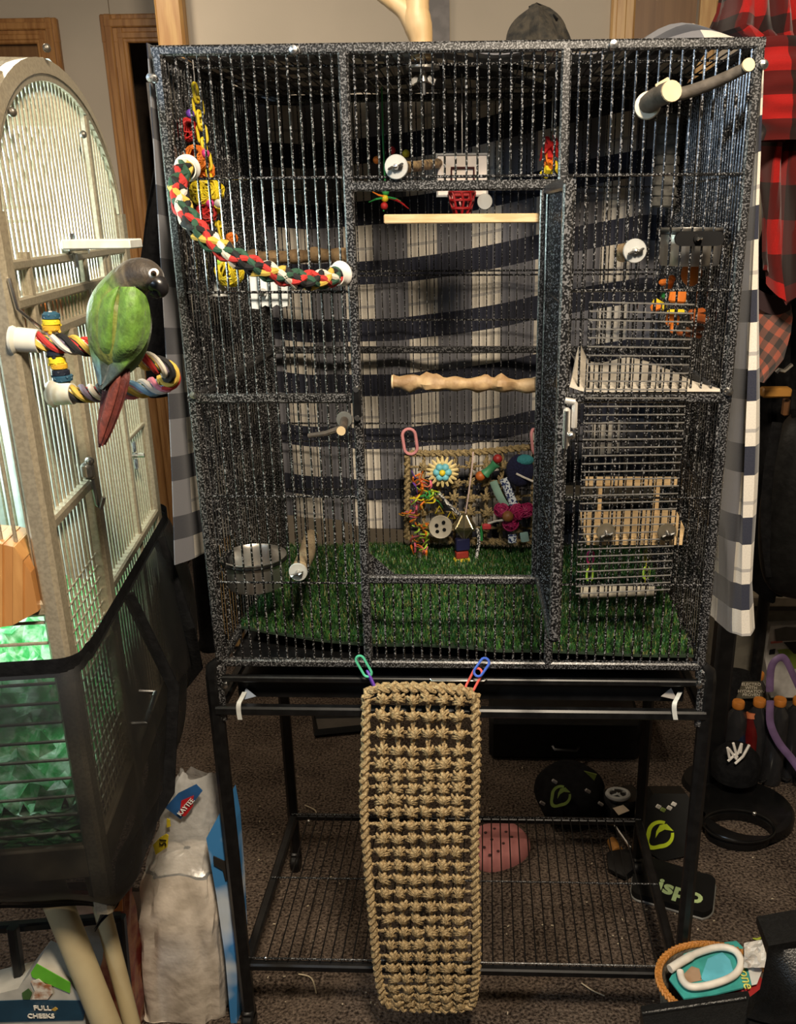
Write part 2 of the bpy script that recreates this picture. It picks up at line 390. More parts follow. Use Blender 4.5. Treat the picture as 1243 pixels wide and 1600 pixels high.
# ================================================================ the black flight cage
H = .395; D = .504; ZT = pt(700, 74, Y=0).z; ZM = pt(700, 622, Y=0).z; ZB = pt(700, 1037, Y=0).z
Z1, Z2_, Z3, Z4 = (pt(700, y, Y=0).z for y in (276, 455, 776, 911))
XL = pt(556, 560, Y=0).x; XR = pt(870, 560, Y=0).x; XH = pt(842, 560, Y=0).x
ZDT = pt(700, 290, Y=0).z; ZDB = pt(700, 905, Y=0).z
cage = thing('bird_cage', 'tall black hammered metal flight cage on wheeled stand with front door open', 'bird cage', (0, D/2, 0))
TW = .0135
JT = [0]
def fbar(name, a, b, w=TW, mat=HAMF):
    JT[0] += 1; w = w-.00013*(JT[0] % 9)
    return obj(name, MB().bar(a, b, w), mat, cage, False)
for x in (-H+TW/2, H-TW/2):
    for y in (0, D): fbar('corner_post', (x, y, ZB-.02), (x, y, ZT))
for z in (ZT, ZM, ZB):
    for y in (0, D):
        if z == ZM and y == 0:
            fbar('frame_rail', (-H, 0, ZM), (XL, 0, ZM)); fbar('frame_rail', (XR, 0, ZM), (H, 0, ZM))
        else: fbar('frame_rail', (-H, y, z), (H, y, z))
    for x in (-H+TW/2, H-TW/2): fbar('frame_rail', (x, 0, z), (x, D, z))
fbar('front_post', (XL, 0, ZB), (XL, 0, ZT)); fbar('front_post', (XR, 0, ZB), (XR, 0, ZT))
fbar('door_frame', (XL, 0, ZDT), (XR, 0, ZDT)); fbar('door_frame', (XL, 0, ZDB), (XH+.004, 0, ZDB))
fbar('door_frame', (XH, 0, ZDB), (XH, 0, ZDT), .009)
for (x, sgn) in ((XL, 1),):
    obj('corner_gusset', MB().prism([(x+.005, .006, ZDB+.005), (x+.045, .006, ZDB+.005), (x+.005, .006, ZDB+.042)], (0, .003, 0)), HAMF, cage, False)
# hinge bracket on the left door post
za, zb = pt(557, 606, Y=0).z, pt(557, 650, Y=0).z
obj('hinge_bracket', MB().box((XL, -.010, (za+zb)/2), (.012, .010, za-zb), bev=.002), BLKM, cage)
for z in (za, zb): obj('bolt', MB().lathe([(0, -.004), (.004, -.004), (.005, 0), (.005, .004)], (XL, -.012, z), 10, aim((0, 1, 0))), CHROME, cage)
RW = .0017
NV = 54
def vbar(x, y, z0, z1, r=RW): return obj('bar', MB().cyl((x, y, z0), (x, y, z1), r, n=6), HAM, cage)
for i in range(1, NV):
    x = -H+2*H*i/NV
    if abs(x-XL) < .006 or abs(x-XR) < .006: continue
    if XL < x < XR:
        vbar(x, 0, ZDT, ZT)
        vbar(x, 0, ZB, ZDB)
    else: vbar(x, 0, ZB, ZT)
NS = 34
for x in (-H+TW/2, H-TW/2):
    for j in range(1, NS): vbar(x, D*j/NS, ZB, ZT)
bk = MB(); 
for i in range(1, NV): bk.cyl((-H+2*H*i/NV, D, ZB), (-H+2*H*i/NV, D, ZT), .0012, n=5)
obj('back_panel_bars', bk, HAM, cage, kind='stuff')
tb = MB()
for i in range(1, NV): tb.cyl((-H+2*H*i/NV, 0, ZT), (-H+2*H*i/NV, D, ZT), .0012, n=5)
for y in (.12, .25, .38): tb.cyl((-H, y, ZT-.002), (H, y, ZT-.002), RW, n=5)
obj('roof_bars', tb, HAM, cage, kind='stuff')
def hbar(a, b, r=.0019): return obj('cross_bar', MB().cyl(a, b, r, n=6), HAM, cage)
for z in (Z1, Z2_, Z3, Z4):
    o = -.003
    if z == Z1: hbar((-H+.01, o, z), (H-.01, o, z))
    elif z == Z4: hbar((-H+.01, o, z), (XL, o, z)); hbar((XR, o, z), (H-.01, o, z))
    else: hbar((-H+.01, o, z), (XL, o, z)); hbar((XR, o, z), (H-.01, o, z))
    hbar((-H, D+.003, z), (H, D+.003, z))
    for x in (-H+TW/2, H-TW/2): hbar((x, .006, z), (x, D-.006, z))
for z in (pt(700, 430, Y=D).z, pt(700, 690, Y=D).z, pt(700, 500, Y=D).z): hbar((-H, D+.003, z), (H, D+.003, z))
for px, py in ((236, 122), (459, 78), (958, 70), (1192, 101), (303, 617), (1138, 612)):
    p = pt(px, py, Y=-.009)
    obj('bolt', MB().lathe([(0, -.006), (.005, -.005), (.0065, -.001), (.0065, .004)], p, 12, aim((0, 1, 0))), CHROME, cage)
# open door, swung out towards the viewer
pn = pt(879, 560, Y=-.215); yd = -.215
hx = XH+.008; nx = pn.x
zdt, zdb = ZDT-.006, ZDB+.006
door = obj('door', MB().bar((nx, yd, zdb), (nx, yd, zdt), .013).bar((hx, -.008, zdb), (hx, -.008, zdt), .009).bar((hx, -.008, zdt), (nx, yd, zdt), .013).bar((hx, -.008, zdb), (nx, yd, zdb), .013), HAMF, cage, False)
for k in range(1, 16):
    t = k/16; q = V((hx, -.008, 0)).lerp(V((nx, yd, 0)), t)
    obj('door_bar', MB().cyl((q.x, q.y, zdb), (q.x, q.y, zdt), RW, n=6), HAM, door)
for z in (Z2_, ZM, Z3): obj('door_cross_bar', MB().cyl((hx, -.008, z), (nx, yd, z), .0019, n=6), HAM, door)
lp = pt(889, 640, Y=yd-.004); lz = mpp(lp)
lat = obj('door_latch', MB().box(lp+V((-.003, 0, -.022)), (.009, .012, .050), bev=.003).box(lp+V((.006, -.004, -.006)), (.007, .008, .036), bev=.003).cyl(lp+V((.006, -.004, .010)), lp+V((-.006, -.004, .012)), .004), M('dull_zinc', (.52, .50, .46), .45, .3), door)
obj('latch_pin', MB().cyl(lp+V((-.004, -.008, -.046)), lp+V((-.004, -.008, .0)), .003).sph(lp+V((.003, -.008, -.03)), .005), CHROME, door)
# base: rails, tray, skirts and stand
z5, z6 = pt(700, 1062, Y=-.004).z, pt(700, 1110, Y=-.006).z
fbar('base_rail', (-H+.005, -.006, z5), (H-.005, -.006, z5), .011, BLKM)
fbar('base_rail', (-H-.005, -.010, z6), (H+.005, -.010, z6), .017, BLKM)
for x in (-H-.002, H+.002): fbar('base_rail', (x, 0, z6), (x, D, z6), .017, BLKM)
fbar('base_rail', (-H, D, z6), (H, D, z6), .017, BLKM)
tz = (z5+z6)/2
tray = obj('tray', MB().box((0, D/2+.02, tz-.004), (2*H-.04, D-.04, .004)).box((0, .02, tz), (2*H-.05, .004, .042), bev=.001).box((0, .010, tz+.018), (2*H-.05, .02, .004)), BLK, cage, False)
obj('tray_handle', MB().tube([pt(672, 1061, Y=-.012), pt(674, 1064, Y=-.016), pt(756, 1064, Y=-.016), pt(760, 1061, Y=-.012)], .0016, 6), CHROME, tray)
obj('tray_grate', MB().box((0, D/2, ZB-.012), (2*H-.03, D-.03, .003)), BLK, cage, False)
LX = .402
for sx in (-1, 1):
    for y in (-.004, .44):
        p0 = V((sx*LX, y, .045)); zt_ = ZB+.005
        obj('leg', MB().tube([p0, (sx*LX, y, z6), (sx*LX, y, zt_-.03), (sx*(LX-.002), y, zt_-.012), (sx*(LX-.010), y, zt_)], [.0125, .0125, .0125, .012, .006], 8, phase=math.pi/8), BLKM, cage)
        ca = obj('caster', MB().cyl((sx*LX, y, .03), (sx*LX, y, .055), .010).box((sx*LX, y, .040), (.022, .03, .022), bev=.004), BLK, cage)
        obj('wheel', MB().lathe([(0, -.011), (.018, -.011), (.022, -.007), (.022, .007), (.018, .011), (0, .011)], (sx*LX, y-.006, .022), 18, aim((1, 0, 0))), BLK, ca)
    obj('bolt', MB().lathe([(0, -.005), (.005, -.004), (.006, .003)], pt(352 if sx < 0 else 1091, 1070, Y=-.012), 10, aim((0, 1, 0))), CHROME, cage)
    obj('side_skirt', MB().box((sx*(H-.001), -.007, (z5+z6)/2), (.018, .010, z5-z6+.05), bev=.003), HAMF, cage, False)
ZS = .15; YS0, YS1 = .0, .435
shelf = obj('stand_shelf', MB().bar((-LX, YS0, ZS), (LX, YS0, ZS), .016).bar((-LX, YS1, ZS), (LX, YS1, ZS), .014).bar((-LX+.004, YS0, ZS), (-LX+.004, YS1, ZS), .018).bar((LX-.004, YS0, ZS), (LX-.004, YS1, ZS), .018), BLKM, cage, False)
for i in range(1, 38):
    x = -LX+.02+(2*LX-.04)*i/38; obj('shelf_bar', MB().cyl((x, YS0, ZS+.008), (x, YS1, ZS+.008), .0015, n=5), BLKM, shelf)
for y in (YS0+.006, .22, YS1-.006): obj('shelf_bar', MB().cyl((-LX, y, ZS+.011), (LX, y, ZS+.011), .0019, n=6), HAM, shelf)
for px, py in ((415, 1497), (482, 1283)): obj('bolt', MB().sph(pt(px, py, Z=ZS+.012), .0045), CHROME, shelf)
# wire grid panel clipped over the right front
gp = thing('wire_grid_panel', 'fine wire grid panel clipped over the right front of the black cage', 'wire panel', pt(985, 935, Y=-.02))
tl, tr, bl, br = pt(921, 472, Y=-.012), pt(1084, 476, Y=-.012), pt(899, 928, Y=-.014), pt(1046, 921, Y=-.014)
nh, nv = 36, 13; GRIDW = M('toplit_wire', (.55, .54, .52), .35, .85, (.40, .39, .38), 200)  # bright grey of the crosswise wires holds the light from above
for j in range(nh+1):
    t = j/nh; obj('grid_wire', MB().cyl(tl.lerp(bl, t), tr.lerp(br, t), .0011, n=6), GRIDW, gp)
for i in range(nv+1):
    t = i/nv; obj('grid_wire', MB().cyl(tl.lerp(tr, t)+V((0, .002, 0)), bl.lerp(br, t)+V((0, .002, 0)), .0010, n=5), HAM, gp)

# ================================================================ plaid blanket round the cage
PLB = plaid('navy_and_cream_plaid', .150, .54, .108, .40, ((.76, .70, .60), (.17, .17, .19), (.008, .011, .028), (.005, .007, .018)), (.02, .02, .045, .05))
bl_ = thing('plaid_blanket', 'navy and cream plaid blanket draped round the back and sides of the black cage', 'blanket', (0, D+.05, 0))
def plan(t):                                          # path in plan: left front, back, right front
    pts = [(-.452, .01), (-.438, .05), (-.430, .12), (-.425, .30), (-.420, .48), (-.40, .535), (-.30, .545), (0, .55), (.30, .545), (.41, .53), (.428, .45), (.432, .25), (.434, .13), (.444, .05), (.470, .030), (.484, .050)]
    return pts
PL = resample(smoothpath([V((x, y, 0)) for x, y in plan(0)], 8), .012)
cum = [0]
for i in range(1, len(PL)): cum.append(cum[-1]+(PL[i]-PL[i-1]).length)
n = len(PL)-1; tot = cum[-1]
zl, zr = pt(282, 870, Y=.05).z, pt(1150, 985, Y=.04).z
T_, N_, B_ = frames(PL)
def bpos(u, v):
    i = min(n, int(round(u*n))); s = cum[i]; p = PL[i]; f = s/tot
    zlo = zl+(zr-zl)*max(0, min(1, (f-.15)/.7)); zlo -= .09*math.sin(f*math.pi)
    z = zlo+(ZT+.012-zlo)*v
    nrm = V((T_[i].y, -T_[i].x, 0))
    am = .010*(1-.6*v)
    if f < .25 or f > .8: am *= .45
    off = am*(math.sin(s*31+1.3*math.sin(z*3))+.5*math.sin(s*57+z*2.2))
    off += .008 if f < .25 or f > .75 else .014
    if f > .93: off -= .012*math.sin(z*9)*(1-v)
    if f < .22 or f > .78:
        g_ = 1-max(0, min(1, (z-.82)/(ZT-.82)))**.8; ex = abs(p.x)-(H+.008); p = V(((H+.008+ex*g_)*(1 if p.x > 0 else -1), p.y, 0)); off *= .25+.75*g_
    return p+nrm*abs(off)*(1 if nrm.dot(p-V((0, .25, 0))) > 0 else -1)+V((0, 0, z))
def buv(u, v):
    i = min(n, int(round(u*n))); s = cum[i]; f = s/tot; z = v*(ZT-.85)
    sl = .15*(max(.33*tot, min(.68*tot, s))-.9)
    return (s*1.18+.01, z-sl+.006*math.sin(s*9)+.02)
obj('hanging_cloth', MB().grid(n, 60, bpos, buv, thick=.0015), PLB, bl_)
def tpos(u, v):
    x = -.395+.79*u; y = .10+.455*v
    h = .012+.050*math.exp(-((x+.01)/.12)**2)*max(0, 1-((v-.6)/.35)**2)+.055*math.exp(-((x-.33)/.08)**2)*max(0, 1-((v-.4)/.45)**2)
    return (x, y+.02*math.sin(x*9), ZT+h+.003*math.sin(x*50+y*20))
obj('top_fold', MB().grid(60, 30, tpos, lambda u, v: (.86*u*1.1+.1, .46*v+.4), thick=.0015), PLB, bl_)
# ================================================================ ropes, wicker and other makings
def rope(parent, path, R, pitch, strands, step=.0035, name='strand', yarns=3, phase=0):
    """plied rope: each strand is a bundle of yarns that winds round the path"""
    P = resample(path, step); T, N, B = frames(P); m = len(strands); L = 0; S_ = [0]
    for i in range(1, len(P)): L += (P[i]-P[i-1]).length; S_.append(L)
    rs = R*.52
    for k, cols in enumerate(strands):
        mb = MB(); mats = []
        for y in range(len(cols)):
            if cols[y] not in mats: mats.append(cols[y])
            q = []
            for i in range(len(P)):
                a = 2*math.pi*(S_[i]/pitch+k/m)+phase; b = a+2*math.pi*(y/len(cols))
                q.append(P[i]+(N[i]*math.cos(a)+B[i]*math.sin(a))*(R*.5)+(N[i]*math.cos(b)+B[i]*math.sin(b))*(rs*.52))
            mb.tube(q, rs*.62, 6, mi=mats.index(cols[y]))
        obj(name, mb, [RP[c] for c in mats], parent)
def braid(parent, path, R, pitch, cols, step=.003, name='strand'):
    """round braid: half of the strands wind one way, half the other, over and under"""
    P = resample(path, step); T, N, B = frames(P); L = 0; S_ = [0]; m = len(cols)//2
    for i in range(1, len(P)): L += (P[i]-P[i-1]).length; S_.append(L)
    obj('core', MB().tube(P, R*.62, 8), RP[3], parent)
    for k, cl in enumerate(cols):
        d = 1 if k < m else -1; q = []
        for i in range(len(P)):
            a = d*2*math.pi*S_[i]/pitch+2*math.pi*(k % m)/m+(.0 if d > 0 else math.pi/m); r = R*(.76+.13*d*math.sin(m*a*1.0+(0 if d > 0 else math.pi)))
            q.append(P[i]+N[i]*(math.cos(a)*r)+B[i]*(math.sin(a)*r))
        mb = MB(); cl = cl if isinstance(cl, tuple) else (cl,)
        mb.tube(q, R*.44, 8); obj(name, mb, RP[cl[0]], parent)
def vine_ball(parent, c, r, mat, n=11, name='vine_ball', seed=0):
    rnd = random.Random(seed); mb = MB()
    for k in range(n):
        ax = V((rnd.gauss(0, 1), rnd.gauss(0, 1), rnd.gauss(0, 1))).normalized(); A = aim(ax)
        mb.tube([V(c)+A@V((r*math.cos(t)*(.94+.05*math.sin(3*t+k)), r*math.sin(t)*(.94+.05*math.cos(2*t+k)), .18*r*math.sin(2*t+k))) for t in [2*math.pi*i/16 for i in range(16)]], r*.075, 4, closed=True)
    return obj(name, mb, mat, parent)
def link(parent, c, d, side, L, Wd, r, mat, name='chain_link'):
    """open plastic link: long axis d, flat towards side"""
    d = V(d).normalized(); s = (V(side)-d*V(side).dot(d)).normalized(); c = V(c); q = []
    h = L/2-Wd/2
    for i in range(9): a = -math.pi/2+math.pi*i/8; q.append(c+d*(h+math.cos(a)*Wd/2)+s*(math.sin(a)*Wd/2))
    for i in range(9): a = math.pi/2+math.pi*i/8; q.append(c+d*(-h+math.cos(a)*Wd/2)+s*(math.sin(a)*Wd/2))
    return obj(name, MB().tube(q, r, 7, closed=True), mat, parent)
def chain(parent, a, b, n, mat, r=.0016, wd=.010):
    a, b = V(a), V(b); d = (b-a)/n; L = d.length*1.38
    for i in range(n):
        link(parent, a+d*(i+.5), d, (1, .2, 0) if i % 2 else (.15, 1, 0), L, wd, r, mat[i % len(mat)] if isinstance(mat, list) else mat)
def washer(parent, p, r, nrm=(0, -1, 0), mat=None, name='washer', wing=True, t=.004):
    A = aim(nrm); w_ = obj(name, MB().lathe([(0, 0), (r*.96, 0), (r, t*.4), (r*.94, t), (0, t)], p, 28, A), mat or CLEAR, parent)
    if wing:
        q = V(p)+A@V((0, 0, t))
        mb = MB().lathe([(r*.30, 0), (r*.28, .004), (r*.16, .009), (0, .010)], q, 12, A)
        for s in (-1, 1): mb.box(q+A@V((s*r*.42, s*r*.12, .007)), (r*.55, .003, .010), A@rotm('Z', .5), bev=.0014)
        obj('wing_nut', mb, CHROME, w_)
    return w_
def knobby(path, r, amp, seed=0, step=.006, n=12):
    rnd = random.Random(seed); P = resample(path, step); mb = MB(); T, N, B = frames(P); vs = []; fs = []
    ph = [rnd.uniform(0, 6) for _ in range(5)]
    bumps = [(rnd.random()*len(P), rnd.uniform(0, 6.28), rnd.uniform(.5, 1.3)) for _ in range(len(P)//3)]
    for i in range(len(P)):
        for k in range(n):
            a = 2*math.pi*k/n; q = r*(1+amp*.25*math.sin(i*.9+ph[0]))
            for (bi, ba, bs) in bumps:
                da = (a-ba+math.pi) % (2*math.pi)-math.pi; q += r*amp*bs*math.exp(-((i-bi)/1.4)**2-(da/.6)**2)
            vs.append(P[i]+N[i]*(math.cos(a)*q)+B[i]*(math.sin(a)*q))
    for i in range(len(P)-1):
        for k in range(n): fs.append((i*n+k, i*n+(k+1) % n, (i+1)*n+(k+1) % n, (i+1)*n+k))
    fs += [tuple(range(n-1, -1, -1)), tuple((len(P)-1)*n+k for k in range(n))]
    return mb.add(vs, fs)
def plait(path, R, pitch, mats, step=.004, closed=False, r=None):
    """flat three-strand plait"""
    P = resample(path, step, closed); T, N, B = frames(P, closed); out = []
    n = len(P); L = sum((P[i+1]-P[i]).length for i in range(n-1)); k_ = max(1, round(L/pitch)); 
    mb = MB()
    for s in range(3):
        q = []
        for i in range(n):
            a = 2*math.pi*(k_*i/n+s/3); q.append(P[i]+B[i]*(R*.62*math.sin(a))+N[i]*(R*.42*math.sin(2*a)))
        mb.tube(q, r or R*.42, 6, closed=closed)
    return mb
# ================================================================ rope perch on the left front of the cage
rp = thing('rope_perch', 'red, white, green and black rope perch sagging across the left front of black cage', 'rope perch', pt(420, 440, Y=-.02))
path = [pt(292, 263, Y=-.012), pt(285, 268, Y=-.045), pt(277, 292, Y=-.075), pt(287, 328, Y=-.10), pt(316, 366, Y=-.115), pt(362, 399, Y=-.115), pt(418, 424, Y=-.10), pt(470, 437, Y=-.075), pt(508, 436, Y=-.045), pt(531, 428, Y=-.010)]
braid(rp, smoothpath(path, 10), .0106, .080, [0, 2, 3, 1, 4, 2, 0, 3])
for p, d in ((path[0], (path[0]-path[1])), (path[-1], path[-1]-path[-2])):
    A = aim(-d); obj('end_cap', MB().lathe([(.0, .0), (.016, 0), (.0175, .003), (.016, .007), (.0145, .009), (.014, .018), (.0125, .018), (.0125, .010), (0, .010)], p+d.normalized()*.006, 24, A), WHITEP, rp)
# ================================================================ hanging ball toy, left corner inside the cage
ty = .07
toy = thing('vine_ball_toy', 'hanging toy of red, orange and yellow vine balls on yellow chain in left cage corner', 'bird toy', pt(330, 470, Y=ty))
top = pt(303, 118, Y=ty)
obj('hook', MB().tube([V((top.x, ty, ZT)), top, pt(304, 134, Y=ty)], .0012, 6), CHROME, toy)
chain(toy, pt(304, 134, Y=ty), pt(324, 262, Y=ty), 6, YEL, .0022, .012)
chain(toy, pt(324, 262, Y=ty), pt(347, 372, Y=ty), 5, YEL, .0020, .011)
for i, (px, py, r, m) in enumerate(((293, 203, 17, RED), (306, 247, 19, ORG), (317, 266, 18, ORG), (316, 301, 20, YEL), (335, 299, 16, YEL), (322, 333, 16, RED), (362, 372, 9, ORG), (358, 426, 22, YEL))):
    p = pt(px, py, Y=ty+(-.012 if i % 2 else .012)); vine_ball(toy, p, r*mpp(p), m, 22, seed=i)
for px, py, m in ((297, 178, PUR), (321, 240, PNK), (328, 318, PNK), (341, 318, WHT), (344, 410, LIME)): obj('bead', MB().sph(pt(px, py, Y=ty-.02), .006), m, toy)
obj('bell', MB().lathe([(.004, .022), (.008, .018), (.010, .006), (.013, 0), (.011, .002), (0, .003)], pt(345, 462, Y=ty), 16), CLEAR, toy)
# ================================================================ perches and plates
def perch_thing(name, label, cat, mb, mat, loc=None, part='branch'):
    t = thing(name, label, cat, loc if loc is not None else mb.v[0]); obj(part, mb, mat, t); return t
y = .33
t = perch_thing('wood_perch', 'knobbly brown wood perch high on the left inside, behind rope perch', 'perch', knobby([pt(388, 404, Y=y), pt(440, 402, Y=y), pt(541, 398, Y=y-.03)], .0115, .35, 3), M('lumpy_bark', (.30, .20, .10), .8, 0, (.16, .10, .05), 60, 4, bump=.5), pt(540, 400, Y=y))  # brown bark in its own colour
washer(t, pt(388, 404, Y=y), .016, (-1, 0, 0))
pl = thing('white_plate', 'white plastic plate with screw behind bars below rope perch', 'plate', pt(418, 485, Y=.02))
q = [pt(x, y_, Y=.012) for x, y_ in ((386, 433), (392, 428), (444, 431), (450, 440), (449, 478), (440, 480), (432, 476), (424, 481), (414, 477), (404, 483), (392, 482), (388, 476))]
obj('plate', MB().prism(q, (0, .010, 0)), C('cool_white_plastic', .72, .78, .80, .35), pl, False)
washer(pl, pt(411, 457, Y=.010), .006)
p0 = pt(619, 261, Y=-.008)
t = thing('twig_perch', 'patterned twig perch with clear washer above the middle door', 'perch', p0)
washer(t, p0, 18.5*mpp(p0)); obj('twig', MB().tube([p0, pt(650, 260, Y=.10), pt(690, 254, Y=.24)], [.008, .0075, .007], 10), M('ringed_twig', (.34, .24, .12), .7, 0, (.08, .05, .03), 120, 2), t)
obj('twig_tip', MB().sph(pt(695, 252, Y=.25), .012), BLK, t)
t = thing('perch_bar', 'straight pale wooden perch bar across the top of door opening', 'perch', pt(840, 345, Y=.03))
a, b = pt(600, 342, Y=.03), pt(846, 341, Y=.03)
obj('bar_wood', MB().box((a+b)/2, ((b-a).length, .014, .0125), bev=.0015), PINE, t)
obj('mount_bolt', MB().cyl(b-V((.002, 0, 0)), b+V((.022, -.012, 0)), .003).box(b+V((.003, 0, 0)), (.006, .018, .022), bev=.001), C('terracotta_washer', .42, .13, .06), t)
t = perch_thing('java_wood_perch', 'gnarled tan wood perch across the middle of door opening', 'perch', knobby([pt(613, 597, Y=.03), pt(680, 599, Y=.028), pt(770, 601, Y=.026), pt(852, 604, Y=.022)], .0098, .62, 5, .005), JAVA, pt(852, 604, Y=.02))
obj('cut_end', MB().cyl(pt(612, 597, Y=.03), pt(614.5, 597, Y=.03), .0105, n=14), CUT, t)
obj('mount_bolt', MB().cyl(pt(852, 604, Y=.022), V((XR, .01, pt(852, 604, Y=.02).z)), .003), CHROME, t)
p0 = pt(538, 655, Y=-.006)
t = thing('twig_perch', 'short dark twig perch with clear washer beside left door post', 'perch', p0)
washer(t, p0, 13*mpp(p0), mat=M('smoky_clear_plastic', (.30, .31, .30), .3, 0, trans=.6), wing=False)
obj('twig', MB().tube([p0, pt(536, 668, Y=-.03), pt(533, 672, Y=-.05)], [.006, .006, .006], 10).tube([pt(534, 669, Y=-.03), pt(510, 677, Y=-.02), pt(482, 681, Y=-.012)], [.005, .004, .0035], 8), TWIG, t)
obj('cut_end', MB().lathe([(0, 0), (.0066, 0), (.0066, .002), (0, .002)], pt(533, 673, Y=-.053), 12, aim((-.1, -1, -.1))), CUT, t)
p0 = pt(466, 893, Y=-.006)
t = thing('sandy_perch', 'thick tan perch with clear washer low on the left front of cage', 'perch', p0)
washer(t, p0, 15*mpp(p0)); obj('perch_rod', MB().tube([p0+V((0, .01, 0)), pt(478, 868, Y=.10), pt(486, 838, Y=.20)], [.013, .014, .013], 14), M('sand_coating', (.36, .28, .17), .9, 0, (.24, .18, .11), 300, 2, bump=.4), t)
p0 = pt(991, 392, Y=-.008)
t = thing('cork_perch', 'stubby cork perch with frosted washer on the right front below upper twig', 'perch', p0)
washer(t, p0, 18.5*mpp(p0)); obj('cork_rod', MB().tube([p0+V((0, .005, 0)), pt(972, 395, Y=.05)], .013, 14), M('cork', (.40, .28, .15), .9, 0, (.22, .14, .07), 120, 3), t)
p0 = pt(1012, 165, Y=-.006)
t = thing('forked_branch_perch', 'forked grey branch perch with pale cut ends on upper right front of cage', 'perch', p0)
A = V((-.75, -.6, .1)); washer(t, p0, 21*mpp(p0), (-.35, -.9, .1), M('ivory_washer', (.66, .60, .48), .5), wing=False)
obj('branch', MB().tube(smoothpath([p0+V((0, 0, .002)), pt(1026, 152, Y=-.04), pt(1046, 143, Y=-.075)], 5), [.0125]*11, 12).tube(smoothpath([pt(1035, 148, Y=-.055), pt(1066, 146, Y=-.05), pt(1110, 131, Y=-.06), pt(1150, 113, Y=-.075), pt(1168, 103, Y=-.085)], 6), [.0085-.0001*i for i in range(25)], 10), M('grey_branch_bark', (.10, .085, .07), .75, 0, (.055, .045, .035), 60, 3, bump=.3), t)
for (px, py, yy, r) in ((1048, 143, -.077, .0128), (1168, 102, -.087, .0078)):
    obj('cut_end', MB().lathe([(0, 0), (r, 0), (r*.97, .003), (0, .003)], pt(px, py, Y=yy), 16, aim((.15, -1, .15))), CUT, t)
obj('bark_chip', MB().box(pt(1035, 131, Y=-.055), (.018, .004, .008), rotm('Y', -.5), bev=.001), CUT, t)
y = .40
bp_ = thing('bark_tube', 'grey bark tube hanging inside the back right corner of cage', 'bird toy', pt(1040, 322, Y=y))
rings = [pt(1048-i*1.35, 178+i*16.2, Y=y) for i in range(10)]
for i in range(9):
    a, b = rings[i], rings[i+1]; obj('bark_segment', MB().tube([a, a.lerp(b, .15), a.lerp(b, .85), b], [.0185, .021, .0215, .019], 14), M('grey_bark', (.115, .11, .095), .9, 0, (.06, .057, .05), 60, 3, bump=.5), bp_)
obj('hanging_wire', MB().cyl(rings[0], V((rings[0].x, y, ZT)), .0012, n=5), CHROME, bp_)
# ================================================================ basketball hoop toy
y = .22
t = thing('basketball_hoop_toy', 'white toy backboard with red hoop hung inside the top middle of cage', 'bird toy', pt(720, 330, Y=y))
a, b = pt(682, 242, Y=y), pt(761, 306, Y=y); ctr = (a+b)/2; wd, ht = (b-a).x, (a-b).z
obj('backboard', MB().box(ctr, (wd, .006, ht), bev=.002), C('backboard_white', .80, .72, .66, .4), t)
obj('board_rim', MB().tube([ctr+V((sx*wd/2, -.003, sz*ht/2)) for sx, sz in ((-1, -1), (1, -1), (1, 1), (-1, 1))], .0025, 6, closed=True), C('grey_rim', .3, .3, .3), t)
q = [pt(x, y_, Y=y-.006) for x, y_ in ((705, 290), (705, 262), (740, 262), (740, 290))]
obj('target_square', MB().tube(q, .0020, 6).tube([pt(684, 275, Y=y-.006), pt(758, 275, Y=y-.006)], .0012, 6), C('dark_red_paint', .06, .012, .012), t)
rc = pt(721, 300, Y=y-.03); hm = MB()
for k, (dz, r) in enumerate(((0, .019), (-.012, .018), (-.024, .015), (-.034, .011))): hm.torus(rc+V((0, 0, dz)), r, .0022, n=20, k=6)
for k in range(8):
    an = 2*math.pi*k/8; hm.tube([rc+V((.019*math.cos(an), .019*math.sin(an), 0)), rc+V((.018*math.cos(an+.2), .018*math.sin(an+.2), -.014)), rc+V((.011*math.cos(an), .011*math.sin(an), -.034))], .0022, 5)
hm.box(rc+V((0, .018, -.002)), (.044, .012, .010), bev=.002); obj('hoop', hm, C('hoop_red', .28, .006, .008, .4), t)
washer(t, pt(757, 315, Y=y-.02), 12*mpp(pt(757, 315, Y=y)), wing=False)
obj('hanging_wire', MB().cyl(ctr+V((0, .004, ht/2-.002)), V((ctr.x, y+.004, ZT)), .001, n=5), CHROME, t)
# feather / bead toys further in
y = .36
t = thing('bead_string_toy', 'dim string of green and red beads with ribbons behind the clear washer', 'bird toy', pt(600, 335, Y=y))
obj('cord', MB().tube([V((pt(598, 200, Y=y).x, y, ZT)), pt(598, 215, Y=y), pt(602, 300, Y=y), pt(599, 330, Y=y)], .0015, 6), GRN, t)
for px, py, m in ((602, 300, GRN), (601, 310, YEL), (600, 322, RED), (612, 235, RED), (634, 240, YEL), (588, 250, ORG)): obj('bead', MB().sph(pt(px, py, Y=y), .0065), m, t)
for i, (dx, dy, m) in enumerate(((28, 12, RED), (34, 18, RED), (-22, -8, ORG), (-28, 8, GRN), (22, 6, GRN))):
    obj('ribbon', MB().tube([pt(604, 308, Y=y), pt(604+dx*.6, 308+dy*.4, Y=y-.01), pt(604+dx, 308+dy, Y=y)], [.0018, .0016, .0008], 5), m, t)
y = .34
t = thing('paper_tassel_toy', 'red, orange and yellow tassel toy hanging behind the right door post', 'bird toy', pt(857, 276, Y=y))
obj('hanging_wire', MB().tube([V((pt(864, 150, Y=y).x, y, ZT)), pt(864, 140, Y=y), pt(862, 205, Y=y)], .0012, 6), CHROME, t)
